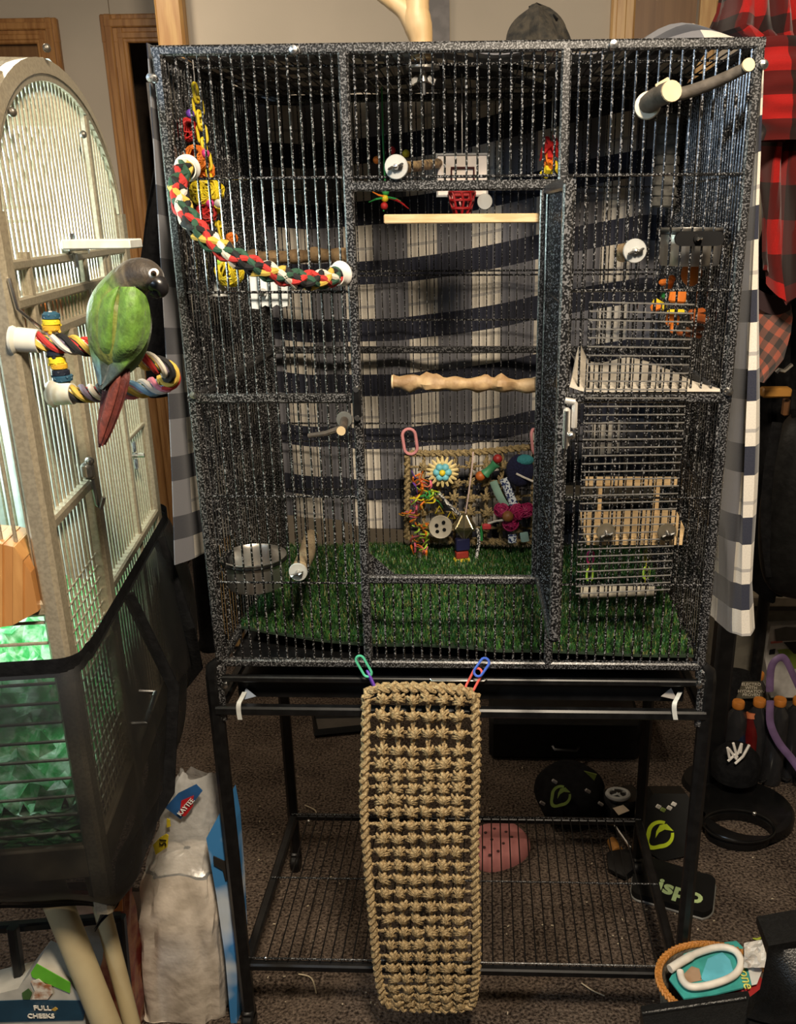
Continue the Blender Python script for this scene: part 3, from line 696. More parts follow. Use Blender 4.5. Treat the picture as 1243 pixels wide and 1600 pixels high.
for k in range(22):
    rnd = random.Random(k); m = (RED, RED, ORG, YEL)[min(3, k//6)]; x0, y0 = 860+rnd.uniform(-8, 8), 212+k*2.0
    obj('tassel_strip', MB().tube([pt(x0, y0, Y=y), pt(x0+rnd.uniform(-10, 8), y0+12, Y=y-rnd.uniform(0, .02)), pt(x0+rnd.uniform(-16, 12), y0+24, Y=y)], [.004, .0045, .003], 5, flat=.4), m, t)
# ================================================================ steel bowls
def bowl(name, label, px, py, rpx, ypos, hgt, holder):
    c = pt(px, py, Y=ypos); r = rpx*mpp(c)
    t = thing(name, label, 'bowl', c-V((0, 0, hgt)), 'steel bowls in the black cage')
    obj('bowl_body', MB().lathe([(0, -hgt), (r*.86, -hgt), (r*.90, -hgt+.004), (r*.95, -.004), (r*1.03, -.001), (r*1.04, .001), (r*1.0, .002), (r*.93, -.004), (r*.87, -hgt+.006), (0, -hgt+.006)], c, 40), STEEL, t)
    obj('holder_ring', MB().torus(c-V((0, 0, .005)), r*1.02, .0022, n=40, k=6), BLKM, t)
    return t, c, r
t, c, r = bowl('steel_bowl', 'open steel feeding bowl low in the left front corner of cage', 396, 868, 49, .085, .052, None)
obj('bracket', MB().box(V((-H+.012, c.y, c.z-.02)), (.006, .03, .05), bev=.002).cyl(V((-H+.012, c.y, c.z-.005)), c-V((r, 0, .005)), .003), BLKM, t)
t, c, r = bowl('steel_bowl', 'steel feeding bowl with black oval clamp high on the right of cage', 1080, 358, 51, .075, .050, None)
q = pt(1093, 373, Y=-.012); wpx = 38*mpp(q); h_ = 11*mpp(q); pr = []
for i in range(12): a = math.pi/2+math.pi*i/11; pr.append(q+V((-wpx+h_+h_*math.cos(a), 0, h_*math.sin(a))))
for i in range(12): a = -math.pi/2+math.pi*i/11; pr.append(q+V((wpx-h_+h_*math.cos(a), 0, h_*math.sin(a))))
obj('clamp', MB().prism(pr, (0, .008, 0)), BLK, t, False); washer(t, q+V((-.003, 0, 0)), .006, mat=BLK)
obj('clamp_bolt', MB().cyl(q, V((q.x, c.y-r, c.z-.004)), .003, n=8), CHROME, t)
# ================================================================ orange wooden toy
y = .10
t = thing('orange_wood_toy', 'dangling toy of orange and yellow wooden pieces right of door', 'bird toy', pt(1065, 530, Y=y))
obj('hanging_wire', MB().tube([pt(1076, 400, Y=y), V((pt(1076, 400, Y=y).x, y, ZT))], .001, 5), CHROME, t)
big = pt(1080, 427, Y=y); obj('disc', MB().sph(big, (.016, .008, .019)), M('amber_wood', (.42, .13, .01), .5), t)
for i, (px, py, w_, h_, rot, m) in enumerate(((1046, 443, 10, 26, .3, ORG), (1040, 440, 22, 9, -.2, ORG), (1058, 463, 26, 20, .1, ORG), (1030, 476, 24, 12, .5, YEL), (1024, 480, 16, 12, -.4, ORG), (1056, 487, 28, 7, 0, YEL), (1050, 500, 20, 18, .1, ORG), (1088, 487, 26, 9, -.15, C('rust_wood', .30, .07, .01)), (1092, 497, 26, 14, .2, C('rust_wood', .30, .07, .01)), (1076, 522, 40, 8, .15, C('rust_wood', .30, .07, .01)), (1085, 514, 30, 8, -.1, C('brown_wood', .15, .05, .015)), (1050, 512, 7, 18, 0, ORG), (1037, 462, 8, 10, 0, GRN))):
    p = pt(px, py, Y=y-.02*(i % 3)); k = mpp(p)
    obj('wood_piece', MB().box(p, (w_*k, .012, h_*k), rotm('Y', rot), bev=.003), m, t)
# ================================================================ white fabric shelf, wooden platform, swing
t = thing('fabric_shelf', 'white fabric covered shelf ledge inside the right of cage at mid height', 'shelf', pt(1000, 612, Y=.02))
zs = pt(1000, 610, Y=.006).z
def shp(u, v):
    A_, B_2, C_, D_2 = pt(890, 612, Z=zs), pt(1124, 612, Z=zs), pt(906, 563, Z=zs), pt(1052, 572, Z=zs); q = A_.lerp(B_2, u).lerp(C_.lerp(D_2, u), v); x, y = q.x, q.y
    z = zs+.006*math.sin(u*9+v*3)*(v)+.010*math.exp(-((u-.55)/.22)**2)*math.sin(v*math.pi)
    if u < .09: z += .022*(1-u/.09)*(.3+.7*v)
    z -= .018*max(0, (u-.86)/.14)*v
    return (x, y, z+.004)
obj('fabric', MB().grid(40, 20, shp, thick=.004), M('off_white_fabric', (.66, .60, .50), .85, 0, (.58, .52, .43), 30, 3, bump=.3), t)
sm = MB()
for i in range(11): x = pt(888, 612, Y=.006).x+.02*i; sm.cyl((x, .0, zs-.004), (x, D-.004, zs-.004), .0015, n=5)
obj('shelf_wires', sm, HAM, t)
y = .47
t = thing('wood_plank_ledge', 'narrow pale wooden ledge along the back right below fabric shelf', 'ledge', pt(960, 770, Y=y))
a, b = pt(872, 772, Y=y-.02), pt(1050, 766, Y=y-.02); obj('plank', MB().box((a+b)/2, ((b-a).length, D-y+.03, .014), rotm('Y', -.02), bev=.002), M('grey_pine', (.48, .38, .24), .6, 0, (.40, .31, .19), 20, 3, stretch=(1, 8, 8)), t)
t = thing('wooden_platform', 'pale wooden platform perch with railing and two knobs on right front of cage', 'perch', pt(985, 842, Y=.01))
zp = pt(985, 842, Y=.008).z
poly = [pt(x, y_, Z=zp) for x, y_ in ((917, 842), (908, 822), (906, 798), (1056, 797), (1069, 825), (1066, 842))]
obj('board', MB().prism(poly, (0, 0, -.010)), PINE, t, False)
yb = poly[2].y
for px in (936, 1022):
    q = pt(px, 799, Z=zp); obj('rail_post', MB().box(q+V((0, -.006, .024)), (.009, .009, .05), bev=.001), PINE, t)
a, b = pt(909, 800, Z=zp), pt(1052, 800, Z=zp); obj('rail', MB().box((a+b)/2+V((0, -.006, .055)), ((b-a).length, .008, .016), bev=.002), PINE, t)
for px in (946, 1041): 
    w_ = washer(t, pt(px, 831, Y=-.012), .0145, mat=M('tinted_washer', (.10, .085, .06), .35))
y = .05
t = thing('swing_perch', 'pale rounded swing bar hung on plastic chains under wooden platform', 'swing', pt(965, 932, Y=y))
a, b = pt(904, 925, Y=y), pt(1024, 921, Y=y)
obj('swing_bar', MB().tube([a, a.lerp(b, .03), a.lerp(b, .97), b], [.006, .0105, .0105, .006], 14), M('grey_wood_rod', (.52, .46, .36), .7), t)
chain(t, pt(923, 850, Y=y), pt(920, 918, Y=y), 5, [CLEAR, PNK, ORG, LIME, CLEAR], .0017, .010)
chain(t, pt(1012, 848, Y=y), pt(1008, 915, Y=y), 5, [C('olive_plastic', .30, .26, .04), C('olive_plastic', .30, .26, .04), YEL, LIME, YEL], .0017, .010)
# ================================================================ artificial grass mat
ZG = ZB+.020
g = thing('artificial_grass_mat', 'green artificial grass mat covering the floor of black cage', 'grass mat', (0, D/2, ZG))
fr = [pt(x, y_, Z=ZG) for x, y_ in ((358, 978), (420, 990), (500, 1000), (580, 1004), (650, 1004), (720, 1010), (800, 1022), (880, 1028), (960, 1032), (1040, 1034), (1092, 1033))]
def fy(x):
    for i in range(len(fr)-1):
        if fr[i].x <= x <= fr[i+1].x: return fr[i].y+(fr[i+1].y-fr[i].y)*(x-fr[i].x)/(fr[i+1].x-fr[i].x)
    return fr[0].y if x < fr[0].x else fr[-1].y
def gz(x, y): return ZG+.004*math.sin(x*14)*math.sin(y*11+1)
XG = H-.018
obj('backing', MB().grid(40, 16, lambda u, v: (-XG+2*XG*u, max(.004, fy(-XG+2*XG*u))+(D-.012-max(.004, fy(-XG+2*XG*u)))*v, gz(-XG+2*XG*u, v)), thick=.004), C('dark_green_backing', .012, .03, .012, .9), g)
rnd = random.Random(3); gb = MB(); vs = []; fs = []; mi = []
for k in range(42000):
    x = rnd.uniform(-XG, XG); y0 = max(.004, fy(x)); y = y0+(D-.012-y0)*rnd.random()
    z = gz(x, (y-y0)/(D-.012-y0)); a = rnd.uniform(0, 6.283); ln = rnd.uniform(.006, .0125); tl = rnd.uniform(.2, .9); w_ = rnd.uniform(.0006, .0011)
    dx, dy = math.cos(a), math.sin(a); b = len(vs)
    vs += [V((x-dy*w_, y+dx*w_, z)), V((x+dy*w_, y-dx*w_, z)), V((x+dx*ln*tl*.4+dy*w_*.7, y+dy*ln*tl*.4-dx*w_*.7, z+ln*.65)), V((x+dx*ln*tl*.4-dy*w_*.7, y+dy*ln*tl*.4+dx*w_*.7, z+ln*.65)), V((x+dx*ln*tl, y+dy*ln*tl, z+ln*(1-.3*tl)))]
    fs += [(b, b+1, b+2, b+3), (b+3, b+2, b+4)]; m_ = 0 if rnd.random() < .62 else (1 if rnd.random() < .7 else 2); mi += [m_, m_]
gb.v = vs; gb.f = fs; gb.m = mi
obj('grass_blades', gb, [C('deep_green_blade', .014, .080, .014, .45), C('bright_green_blade', .050, .155, .022, .4), C('straw_blade', .19, .19, .06, .5)], g, kind='stuff')
# ================================================================ seagrass mats
KN = {}
def knot_mesh(mat, r, seed):
    rnd = random.Random(seed); mb = MB()
    for s in (-1, 1):
        for o in (-.45, .45):
            mb.tube([V((-r*1.15, -.2*r, s*(-.75+o*.5)*r)), V((-r*.3, -r*.75, (s*-.2+o*.5)*r)), V((r*.3, -r*.8, (s*.25+o*.5)*r)), V((r*1.15, -.2*r, s*(.75+o*.5)*r))], [r*.20, r*.30, r*.30, r*.20], 6)
    mb.tube([V((rnd.uniform(-.3, .3)*r, -.4*r, -r*1.3)), V((.25*r, -.9*r, 0)), V((rnd.uniform(-.3, .3)*r, -.4*r, r*1.3))], [r*.3, r*.36, r*.3], 6)
    mb.sph((0, -.2*r, 0), (r*.75, r*.5, r*.7), 8, 6)
    me = bpy.data.meshes.new('knot'); me.from_pydata([tuple(v) for v in mb.v], [], mb.f); me.materials.append(mat)
    me.polygons.foreach_set('use_smooth', [True]*len(mb.f)); return me
def twist(a, b, r, mb, n=10, wob=0, seed=0):
    rnd = random.Random(seed); a, b = V(a), V(b)
    for k in range(2):
        q = []
        for i in range(n+1):
            t = i/n; an = 9*t*n/6+math.pi*k
            q.append(a.lerp(b, t)+V((math.cos(an)*r*.55+rnd.uniform(-wob, wob), math.sin(an)*r*.5, math.cos(an)*r*.55)))
        mb.tube(q, r*.62, 5)
    return mb
def seagrass(t, surf, nc, nr, wd, mat, R, kr):
    """surf(u, v): place on the mat, u across, v down"""
    outl = [surf(u, 0) for u in [i/10 for i in range(1, 10)]]+[surf(1, v) for v in [.012+i/30*.976 for i in range(31)]]+[surf(1-u, 1) for u in [i/10 for i in range(1, 10)]]+[surf(0, 1-v) for v in [.012+i/30*.976 for i in range(31)]]
    pp = smoothpath(outl, 5, True)
    obj('border_braid', plait(pp, R, R*4.2, None, R*.55, True), mat, t)
    inn = R*1.0/wd
    us = [inn+(1-2*inn)*(c+.75)/(nc+.5) for c in range(nc)]; vs = [(r_+.9)/(nr+.8) for r_ in range(nr)]
    for r_ in range(nr): 
        mb = MB(); pts_ = [surf(.02, vs[r_])]+[surf(u, vs[r_]) for u in us]+[surf(.98, vs[r_])]
        for i in range(len(pts_)-1): twist(pts_[i], pts_[i+1], kr*.30, mb, 5, kr*.06, r_*31+i)
        obj('weft_cord', mb, mat, t)
    for c in range(nc):
        mb = MB(); pts_ = [surf(us[c], .005)]+[surf(us[c], v) for v in vs]+[surf(us[c], .995)]
        for i in range(len(pts_)-1): twist(pts_[i], pts_[i+1], kr*.46, mb, 4, kr*.06, c*57+i)
        obj('warp_cord', mb, mat, t)
    kms = [knot_mesh(mat, kr, s) for s in range(4)]; rnd = random.Random(5)
    for v in vs:
        for u in us: inst('knot', rnd.choice(kms), t, surf(u, v)+V((rnd.uniform(-.2, .2)*kr, -kr*.1, rnd.uniform(-.2, .2)*kr)), (rnd.uniform(-.3, .3), rnd.uniform(-.35, .35), rnd.uniform(-.3, .3)), (rnd.choice((-1, 1))*rnd.uniform(.85, 1.15), 1, rnd.uniform(.85, 1.1)))
ym = -.035
ml = [pt(x, y, Y=ym) for x, y in ((572, 1072), (570, 1180), (568, 1260), (574, 1350), (582, 1440), (590, 1520), (600, 1572))]
mr_ = [pt(x, y, Y=ym) for x, y in ((742, 1076), (744, 1180), (742, 1260), (742, 1350), (744, 1440), (744, 1520), (738, 1576))]
MLs, MRs = smoothpath(ml, 8), smoothpath(mr_, 8)
def front_surf(u, v):
    f = v*(len(MLs)-1); i = min(len(MLs)-2, int(f)); a = MLs[i].lerp(MLs[i+1], f-i); b = MRs[i].lerp(MRs[i+1], f-i)
    p = a.lerp(b, u); e = abs(2*u-1)
    if v < .5: p.z -= .010*e**4*(1-v*2)**6
    else: p.z += .012*e**4*(v*2-1)**6
    bow = -.022*math.sin(v*math.pi*.9)
    p = CAM+(p-CAM)*((ym+bow-CAM.y)/(p.y-CAM.y)) if abs(p.y-CAM.y) > 1e-6 else p
    return p
fm = thing('seagrass_climbing_mat', 'long knotted seagrass mat hanging down the front of the cage stand', 'climbing mat', pt(660, 1585, Y=ym))
seagrass(fm, front_surf, 6, 25, .19, SEAG, .0105, .0092)
for name_, col, a, b in (('plastic_link', C('mint_plastic', .10, .55, .32, .35), (560, 1027), (576, 1055)), ('plastic_link', PUR, (574, 1050), (587, 1078)), ('plastic_link', C('cobalt_plastic', .06, .14, .60, .35), (760, 1031), (744, 1054)), ('plastic_link', C('coral_plastic', .75, .13, .10, .35), (748, 1047), (732, 1078))):
    p, q = pt(*a, Y=-.022), pt(*b, Y=-.028); side = V((.5, -1, 0)) if col is PUR else V((1, -.15, .2))
    link(fm, (p+q)/2, q-p, side, (q-p).length*1.12, .014, .0021, col, name_)
# mat toy on the back of the cage
yb_ = .455
t = thing('foraging_mat_toy', 'woven seagrass wall toy with daisy, button, beads and ribbons at the back of cage', 'bird toy', pt(735, 850, Y=yb_))
tl, tr, bl, br = pt(636, 708, Y=yb_), pt(836, 697, Y=yb_), pt(636, 842, Y=yb_), pt(832, 848, Y=yb_)
seagrass(t, lambda u, v: (tl.lerp(tr, u)).lerp(bl.lerp(br, u), v)+V((0, 0, -.006*math.sin(u*math.pi)*(1-v))), 7, 5, .25, SEAGD, .0095, .0088)
yf = yb_-.03
def P2(px, py, d=0): return pt(px, py, Y=yf-d)
link(t, pt(640, 690, Y=yb_-.01), (0.12, 0, -1), (1, .1, 0), .052, .026, .0032, C('pale_pink_plastic', .70, .30, .32, .4), 'hanger_link')
link(t, pt(834, 690, Y=yb_-.01), (0.12, 0, -1), (.4, 1, 0), .05, .026, .0032, C('pale_pink_plastic', .70, .30, .32, .4), 'hanger_link')
dc = P2(691, 737); k = mpp(dc)
pm_ = MB().tube([V((0, 0, 7*k)), V((0, -.002, 15*k)), V((0, 0, 25*k))], [2.0*k, 3.4*k, 1.6*k], 6, flat=.6)
me = bpy.data.meshes.new('petal'); me.from_pydata([tuple(v) for v in pm_.v], [], pm_.f); me.materials.append(C('straw_petal', .72, .58, .26, .6))
for i in range(18): inst('daisy_petal', me, t, dc, (0, 2*math.pi*i/18, 0))
for i in range(6): a = math.pi*2*i/6; obj('daisy_bead', MB().sph(dc+V((9*k*math.cos(a), -.005, 9*k*math.sin(a))), 6*k), C('sky_bead', .16, .52, .62), t)
obj('daisy_centre', MB().sph(dc+V((0, -.010, 0)), 5*k), YEL, t)
for px, py, r, m in ((777, 717, 7.5, C('dark_red_bead', .33, .02, .02)), (750, 744, 8, C('burnt_orange_bead', .48, .12, .02))): p = P2(px, py); obj('bead', MB().sph(p, r*mpp(p)), m, t)
a, b = P2(757, 741), P2(775, 724); obj('spool', MB().tube([a, a.lerp(b, .12), a.lerp(b, .2), a.lerp(b, .8), a.lerp(b, .88), b], [8*k, 8*k, 6.5*k, 6.5*k, 8*k, 8*k], 14), C('spool_green', .05, .26, .12), t)
obj('string', MB().tube([P2(739, 706, .01), P2(737, 730, .012), P2(732, 770, .014), P2(727, 802, .016)], .0016, 6), C('blush_cord', .62, .48, .46, .8), t)
p = P2(725, 822, .018); obj('bell_cage', MB().lathe([(0, 22*k), (5*k, 18*k), (17*k, 2*k), (17*k, -2*k), (4*k, -18*k), (0, -20*k)], p, 8), M('antique_brass', (.42, .36, .22), .3, .9), t, False)
for i in range(8): a = i*math.pi/4; obj('bell_rib', MB().tube([p+V((5*k*math.cos(a), 5*k*math.sin(a), 19*k)), p+V((19*k*math.cos(a), 19*k*math.sin(a), 0)), p+V((4*k*math.cos(a), 4*k*math.sin(a), -20*k))], .0012, 5), M('antique_brass_light', (.60, .54, .38), .3, .9), t)
p = P2(688, 823, .012); A = aim((0, -1, .1)); obj('button', MB().lathe([(0, 0), (17*k, 0), (19*k, .002), (18*k, .006), (14*k, .004), (0, .004)], p, 26, A), C('birch_button', .55, .50, .40, .5), t)
for dx, dy in ((-6, 3), (5, 8), (-5, -7), (6, -4)): obj('button_hole', MB().lathe([(0, 0), (3*k, 0), (3*k, .006), (0, .006)], p+V((dx*k, -.0, dy*k)), 10, A), BLK, t)
# shredded paper, ribbons and tassels
def strips(n, cx, cy, sx, sy, cols, ln, seed, nm='paper_strip', d=.0):
    rnd = random.Random(seed)
    for i in range(n):
        x, y = cx+rnd.uniform(-sx, sx), cy+rnd.uniform(-sy, sy); a = rnd.uniform(0, 6.28)
        q = [P2(x, y, d), P2(x+ln*.5*math.cos(a)+rnd.uniform(-4, 4), y+ln*.5*math.sin(a), d+rnd.uniform(.005, .02)), P2(x+ln*math.cos(a+.5), y+ln*math.sin(a+.5), d)]
        obj(nm, MB().tube(smoothpath(q, 3), .0022, 4, flat=.5), rnd.choice(cols), t)
CORL = C('coral_strip', .72, .20, .12); ROSE = C('rose_strip', .62, .12, .20)
strips(12, 658, 752, 16, 5, [CORL, ROSE, PUR, ORG], 18, 1); strips(16, 666, 772, 16, 10, [LIME, LIME, GRN, YEL], 16, 2)
strips(14, 648, 796, 12, 9, [ORG, ROSE, MAG, C('ochre_strip', .45, .25, .04)], 15, 3); strips(10, 660, 825, 8, 8, [YEL, LIME, ORG], 12, 4)
strips(14, 655, 850, 18, 7, [LIME, ORG, ROSE, CORL], 15, 5)
CHK = M('checked_ribbon', (.70, .70, .68), .7, 0, (.012, .012, .02), 330, 0, .49, .51); CHB = M('blue_checked_ribbon', (.60, .66, .70), .7, 0, (.015, .03, .12), 330, 0, .49, .51)
def ribbon(pts_, wpx, mat, nm='ribbon'):
    q = smoothpath([P2(*p_, .012) for p_ in pts_], 6); k_ = mpp(q[0]); obj(nm, MB().tube(q, wpx*k_*.5, 8, flat=.35), mat, t)
ribbon([(685, 770), (700, 788), (718, 804)], 15, CHK); ribbon([(770, 752), (780, 775), (790, 792)], 12, C('green_checked', .22, .36, .30)); ribbon([(786, 748), (795, 770), (803, 790)], 13, CHB); ribbon([(800, 835), (800, 848)], 13, CHB); ribbon([(818, 832), (820, 846)], 13, C('teal_checked', .35, .55, .52))
ribbon([(745, 825), (748, 845), (744, 870), (740, 885)], 5, CHK, 'cord'); ribbon([(752, 822), (752, 845)], 4, GRN, 'cord')
obj('pompom', MB().sph(P2(812, 735, .01), (22*k, .02, 26*k), 16, 10), M('navy_pompom', (.006, .008, .04), .9, 0, (.012, .015, .07), 300, 2, bump=1), t)
obj('pompom_top', MB().sph(P2(818, 719, .012), (16*k, .016, 9*k)), M('teal_pompom', (.04, .26, .30), .9, bump=.8, bscale=400), t)
obj('white_cord_loop', MB().tube([P2(806, 740, .03), P2(818, 746, .03), P2(832, 752, .025)], .0022, 6), WHT, t)
for i, (px, py, r) in enumerate(((783, 797, 12), (806, 800, 14), (822, 798, 13), (797, 818, 13))): p_ = P2(px, py, .014); vine_ball(t, p_, r*k, MAG, 12, 'vine_ball', 40+i); obj('ball_core', MB().sph(p_, r*k*.8), MAG, t)
obj('bead', MB().sph(P2(793, 807, .03), 9*k), C('walnut_bead', .25, .10, .03), t)
obj('bead', MB().box(P2(760, 823, .02), (14*k, .01, 10*k), bev=.003), C('candy_red', .55, .05, .06), t)
obj('cord', MB().tube([P2(762, 818, .02), P2(775, 814, .025), P2(790, 812, .03)], .002, 5), WHT, t)
for px, py, w_, h_, m in ((722, 850, 22, 20, NAVY), (721, 866, 20, 12, C('brick_red_block', .28, .03, .02)), (721, 877, 26, 12, C('golden_block', .62, .46, .03))):
    obj('wood_block', MB().box(P2(px, py, .018), (w_*k, .016, h_*k), rotm('Z', .3), bev=.002), m, t)
obj('tassel', MB().tube([P2(724, 884, .018), P2(726, 893, .018), P2(727, 899, .018)], .0025, 5).tube([P2(730, 884, .018), P2(734, 899, .018)], .0025, 5), GRN, t)
obj('thimble_bell', MB().lathe([(0, 8*k), (4*k, 7*k), (5*k, -3*k), (8*k, -7*k), (6*k, -7*k), (0, -5*k)], P2(656, 868, .014), 14), CHROME, t)
for px, py in ((686, 798), (704, 806)): obj('wood_triangle', MB().tube([P2(px-6, py+4, .01), P2(px+7, py+4, .01), P2(px, py-7, .01)], .0022, 5, closed=True), YEL, t)
# white straps hanging over the base rail
for i, (px, lab) in enumerate(((376, 'white plastic strap looped over the left end of tray rail'), (1056, 'white plastic strap looped over the right end of tray rail'))):
    q = [pt(px+6, 1082, Y=.008), pt(px+1, 1092, Y=-.012), pt(px-3, 1100, Y=-.022), pt(px-3, 1112, Y=-.022), pt(px-1, 1124, Y=-.021)]
    mb = MB(); P_ = smoothpath(q, 4); mb.grid(1, len(P_)-1, lambda u, v: P_[int(round(v*(len(P_)-1)))]+V(((u-.5)*.0075, 0, 0)), thick=.0012)
    tag(obj('plastic_strap', mb, C('milky_strap', .62, .64, .62), None, origin=P_[-1]), lab, 'strap', 'straps on the tray rail')
    s = -1 if i else 1
    tag(obj('folded_label', MB().prism([pt(px+2, 1094, Y=.006), pt(px+24*s, 1088, Y=.006), pt(px+8*s, 1075, Y=.010)], (0, .0008, -.0004)), C('blue_grey_plastic', .30, .36, .46) if s > 0 else C('grey_plastic_flap', .34, .32, .30), None, False, origin=pt(px, 1094, Y=.006)), 'small blue grey plastic flap tucked by the left tray strap' if s > 0 else 'small grey plastic flap tucked by the right tray strap', 'plastic flap')
# things on the roof of the cage
br_ = thing('wood_stand_branch', 'smooth pale forked branch standing on the roof of black cage', 'branch', pt(660, 70, Y=.20))
yb2 = .12
A0 = V((pt(660, 100, Y=yb2).x, yb2, ZT+.004))
q = [A0, pt(657, 60, Y=yb2), pt(650, 25, Y=yb2), pt(652, -10, Y=yb2), pt(655, -60, Y=yb2)]
obj('branch', MB().tube(smoothpath(q, 6), [.0165, .0165, .016, .016, .016, .016, .017, .018, .019, .020, .020, .020, .020, .019, .018, .018, .017, .017, .016, .016, .016, .016, .015, .015, .015], 16).tube(smoothpath([pt(646, 36, Y=yb2), pt(632, 16, Y=yb2), pt(610, 0, Y=yb2), pt(590, -14, Y=yb2)], 5), [.016, .0155, .015, .0145, .014, .0135, .013, .0125, .012, .012, .0115, .011, .011, .0105, .010, .010], 14), M('peeled_wood', (.52, .37, .20), .5, 0, (.42, .28, .13), 8, 4, stretch=(6, 6, 1)), br_)
obj('base_washer', MB().lathe([(0, 0), (.024, 0), (.024, .003), (0, .003)], A0-V((0, 0, .012)), 24), M('dark_zinc', (.32, .30, .27), .35, .9), br_)
mb = MB().cyl(A0-V((0, 0, .045)), A0, .0045, n=8).lathe([(.009, 0), (.006, .010), (0, .012)], A0-V((0, 0, .028)), 12)
for s in (-1, 1): mb.box(A0+V((s*.012, 0, -.026)), (.014, .003, .010), rotm('Y', s*.5), bev=.0014)
obj('wing_nut', mb, CHROME, br_)
# camouflage bag
y = .30; c = pt(838, 60, Y=y); k = mpp(c)
CAMO = M('camouflage_mesh_cloth', (.034, .028, .019), .9, 0, (.008, .0075, .006), 70, 3, bump=.8, bscale=120)
def camo(u, v):
    a = 2*math.pi*u; h = v; r = (1-.25*h**1.5)*(1+.10*math.sin(5*a+4*v)+.05*math.sin(11*a)) if h < .98 else .05
    r *= math.sqrt(max(.02, 1-(h*.98)**3.0))
    return (c.x+54*k*r*math.cos(a), c.y+.07*r*math.sin(a), ZT+.022+(pt(838, 10, Y=y).z-ZT-.022)*h*(1+.06*math.sin(3*a+1)))
t = thing('camouflage_bag', 'crumpled dark camouflage cloth bag on the roof of black cage', 'bag', (c.x, c.y, ZT+.01))
obj('bag_body', MB().grid(36, 14, camo), CAMO, t)
obj('drawstring', MB().tube([pt(826, 12, Y=y), pt(838, 6, Y=y), pt(852, 12, Y=y), pt(870, 30, Y=y-.03)], .002, 5), BLKC, t)
# ================================================================ the cream dome-top cage on the left
AL = math.radians(9); E1 = V((math.cos(AL), math.sin(AL), 0)); E2 = V((-math.sin(AL), math.cos(AL), 0)); LO = V((-.455, -.36, 0))
LD, LWd = .545, .46
def Lc(x, y, z): return LO+E1*x+E2*y+V((0, 0, z))
LZ0, LZS, LRISE = .66, 1.475, .165
def arch(y): return LZS+LRISE*math.sqrt(max(0, 1-((y-LD/2)/(LD/2))**2))
def side(px, py, off=0): return ptp(px, py, LO+E1*off, E1)          # place on the right side of this cage
def loc(p): q = p-LO; return q.dot(E1), q.dot(E2), q.z
lc = thing('dome_top_cage', 'cream metal dome-top bird cage with black net skirt at the left', 'bird cage', Lc(-LWd/2, LD/2, 0))
def lbar(name, a, b, w=.02, mat=CREAM, par=None): return obj(name, MB().bar(Lc(*a), Lc(*b), w), mat, par or lc, False)
for x in (0, -LWd):
    for y in (0, LD): lbar('corner_post', (x, y, LZ0-.05), (x, y, LZS), .024)
    obj('arch_frame', MB().tube([Lc(x, LD/2-LD/2*math.cos(math.pi*i/28), arch(LD/2-LD/2*math.cos(math.pi*i/28))) for i in range(29)], .012, 4, phase=math.pi/4), CREAM, lc)
    obj('arch_plate', MB().grid(28, 1, lambda u, v: Lc(x+.004, LD/2-(LD/2-.015*v)*math.cos(math.pi*u), LZS+(LRISE-.015*v)*math.sin(math.pi*u)), thick=.004), CREAM, lc)
for y in (0, LD): lbar('frame_rail', (0, y, LZS), (-LWd, y, LZS), .024)
for y in (.10, .272, .44): lbar('roof_rail', (0, y, arch(y)), (-LWd, y, arch(y)), .026)
NB = 36
for j in range(1, NB):
    y = LD*j/NB
    obj('side_bar', MB().cyl(Lc(0, y, LZ0), Lc(0, y, arch(y)-.01), .0018, n=6), CREAM, lc)
lb = MB()
for j in range(1, NB): y = LD*j/NB; lb.cyl(Lc(-LWd, y, LZ0), Lc(-LWd, y, arch(y)-.01), .002, n=5)
for j in range(1, 30): x = -LWd*j/30; lb.cyl(Lc(x, LD, LZ0), Lc(x, LD, LZS), .002, n=5)
obj('far_panel_bars', lb, CREAM, lc, kind='stuff')
for j in range(1, 30):
    x = -LWd*j/30
    obj('roof_bar', MB().tube([Lc(x, LD/2-LD/2*math.cos(math.pi*i/14), arch(LD/2-LD/2*math.cos(math.pi*i/14))) for i in range(15)], .002, 5), CREAM, lc)
    if x > -.30: obj('front_bar', MB().cyl(Lc(x, 0, 1.06), Lc(x, 0, LZS), .0022, n=6), CREAM, lc)
# rails on the side: feeder slots, door edges, lower rail
def srail(name, a, b, w): return obj(name, MB().bar(side(*a, .004), side(*b, .004), w), CREAM, lc, False)
l1 = loc(side(75, 452)); zA = l1[2]
for dz, w in ((.033, .011), (-.006, .012), (-.046, .012)): lbar('slot_rail', (.004, .01, zA+dz), (.004, LD-.01, zA+dz), w)
for yy in (.07, .30, .43): lbar('slot_post', (.003, yy, zA-.06), (.003, yy, zA+.045), .012)
obj('slot_back', MB().box(Lc(-.030, LD/2, zA-.025), (.004, LD-.04, .05), M=rotm('Z', AL)), WHITEP, lc, False)
for i, (yy, m) in enumerate(((.12, C('rust_paper', .35, .10, .03)), (.20, ORG), (.26, GRN), (.31, YEL))):
    obj('slot_toy_piece', MB().box(Lc(-.014, yy, zA-.028), (.012, .055, .022), rotm('Z', AL), bev=.003), m, lc)
yd_ = loc(side(150, 850))[1]; lbar('door_stile', (.004, yd_, LZ0), (.004, yd_, zA-.05), .020)
lbar('divider_post', (.002, .41, LZ0), (.002, .41, arch(.41)), .012)
zl_ = loc(side(100, 905))[2]
lbar('front_rail', (0, 0, 1.045), (-LWd, 0, 1.045), .02); lbar('front_rail', (0, 0, zA-.005), (-LWd, 0, zA-.005), .022)
za_ = loc(side(68, 823))[2]; lbar('side_rail', (.004, 0.012, za_), (.004, yd_, za_), .014)
zb_ = loc(side(160, 925))[2]; lbar('side_rail', (.004, yd_, zb_), (.004, LD, zb_), .014)
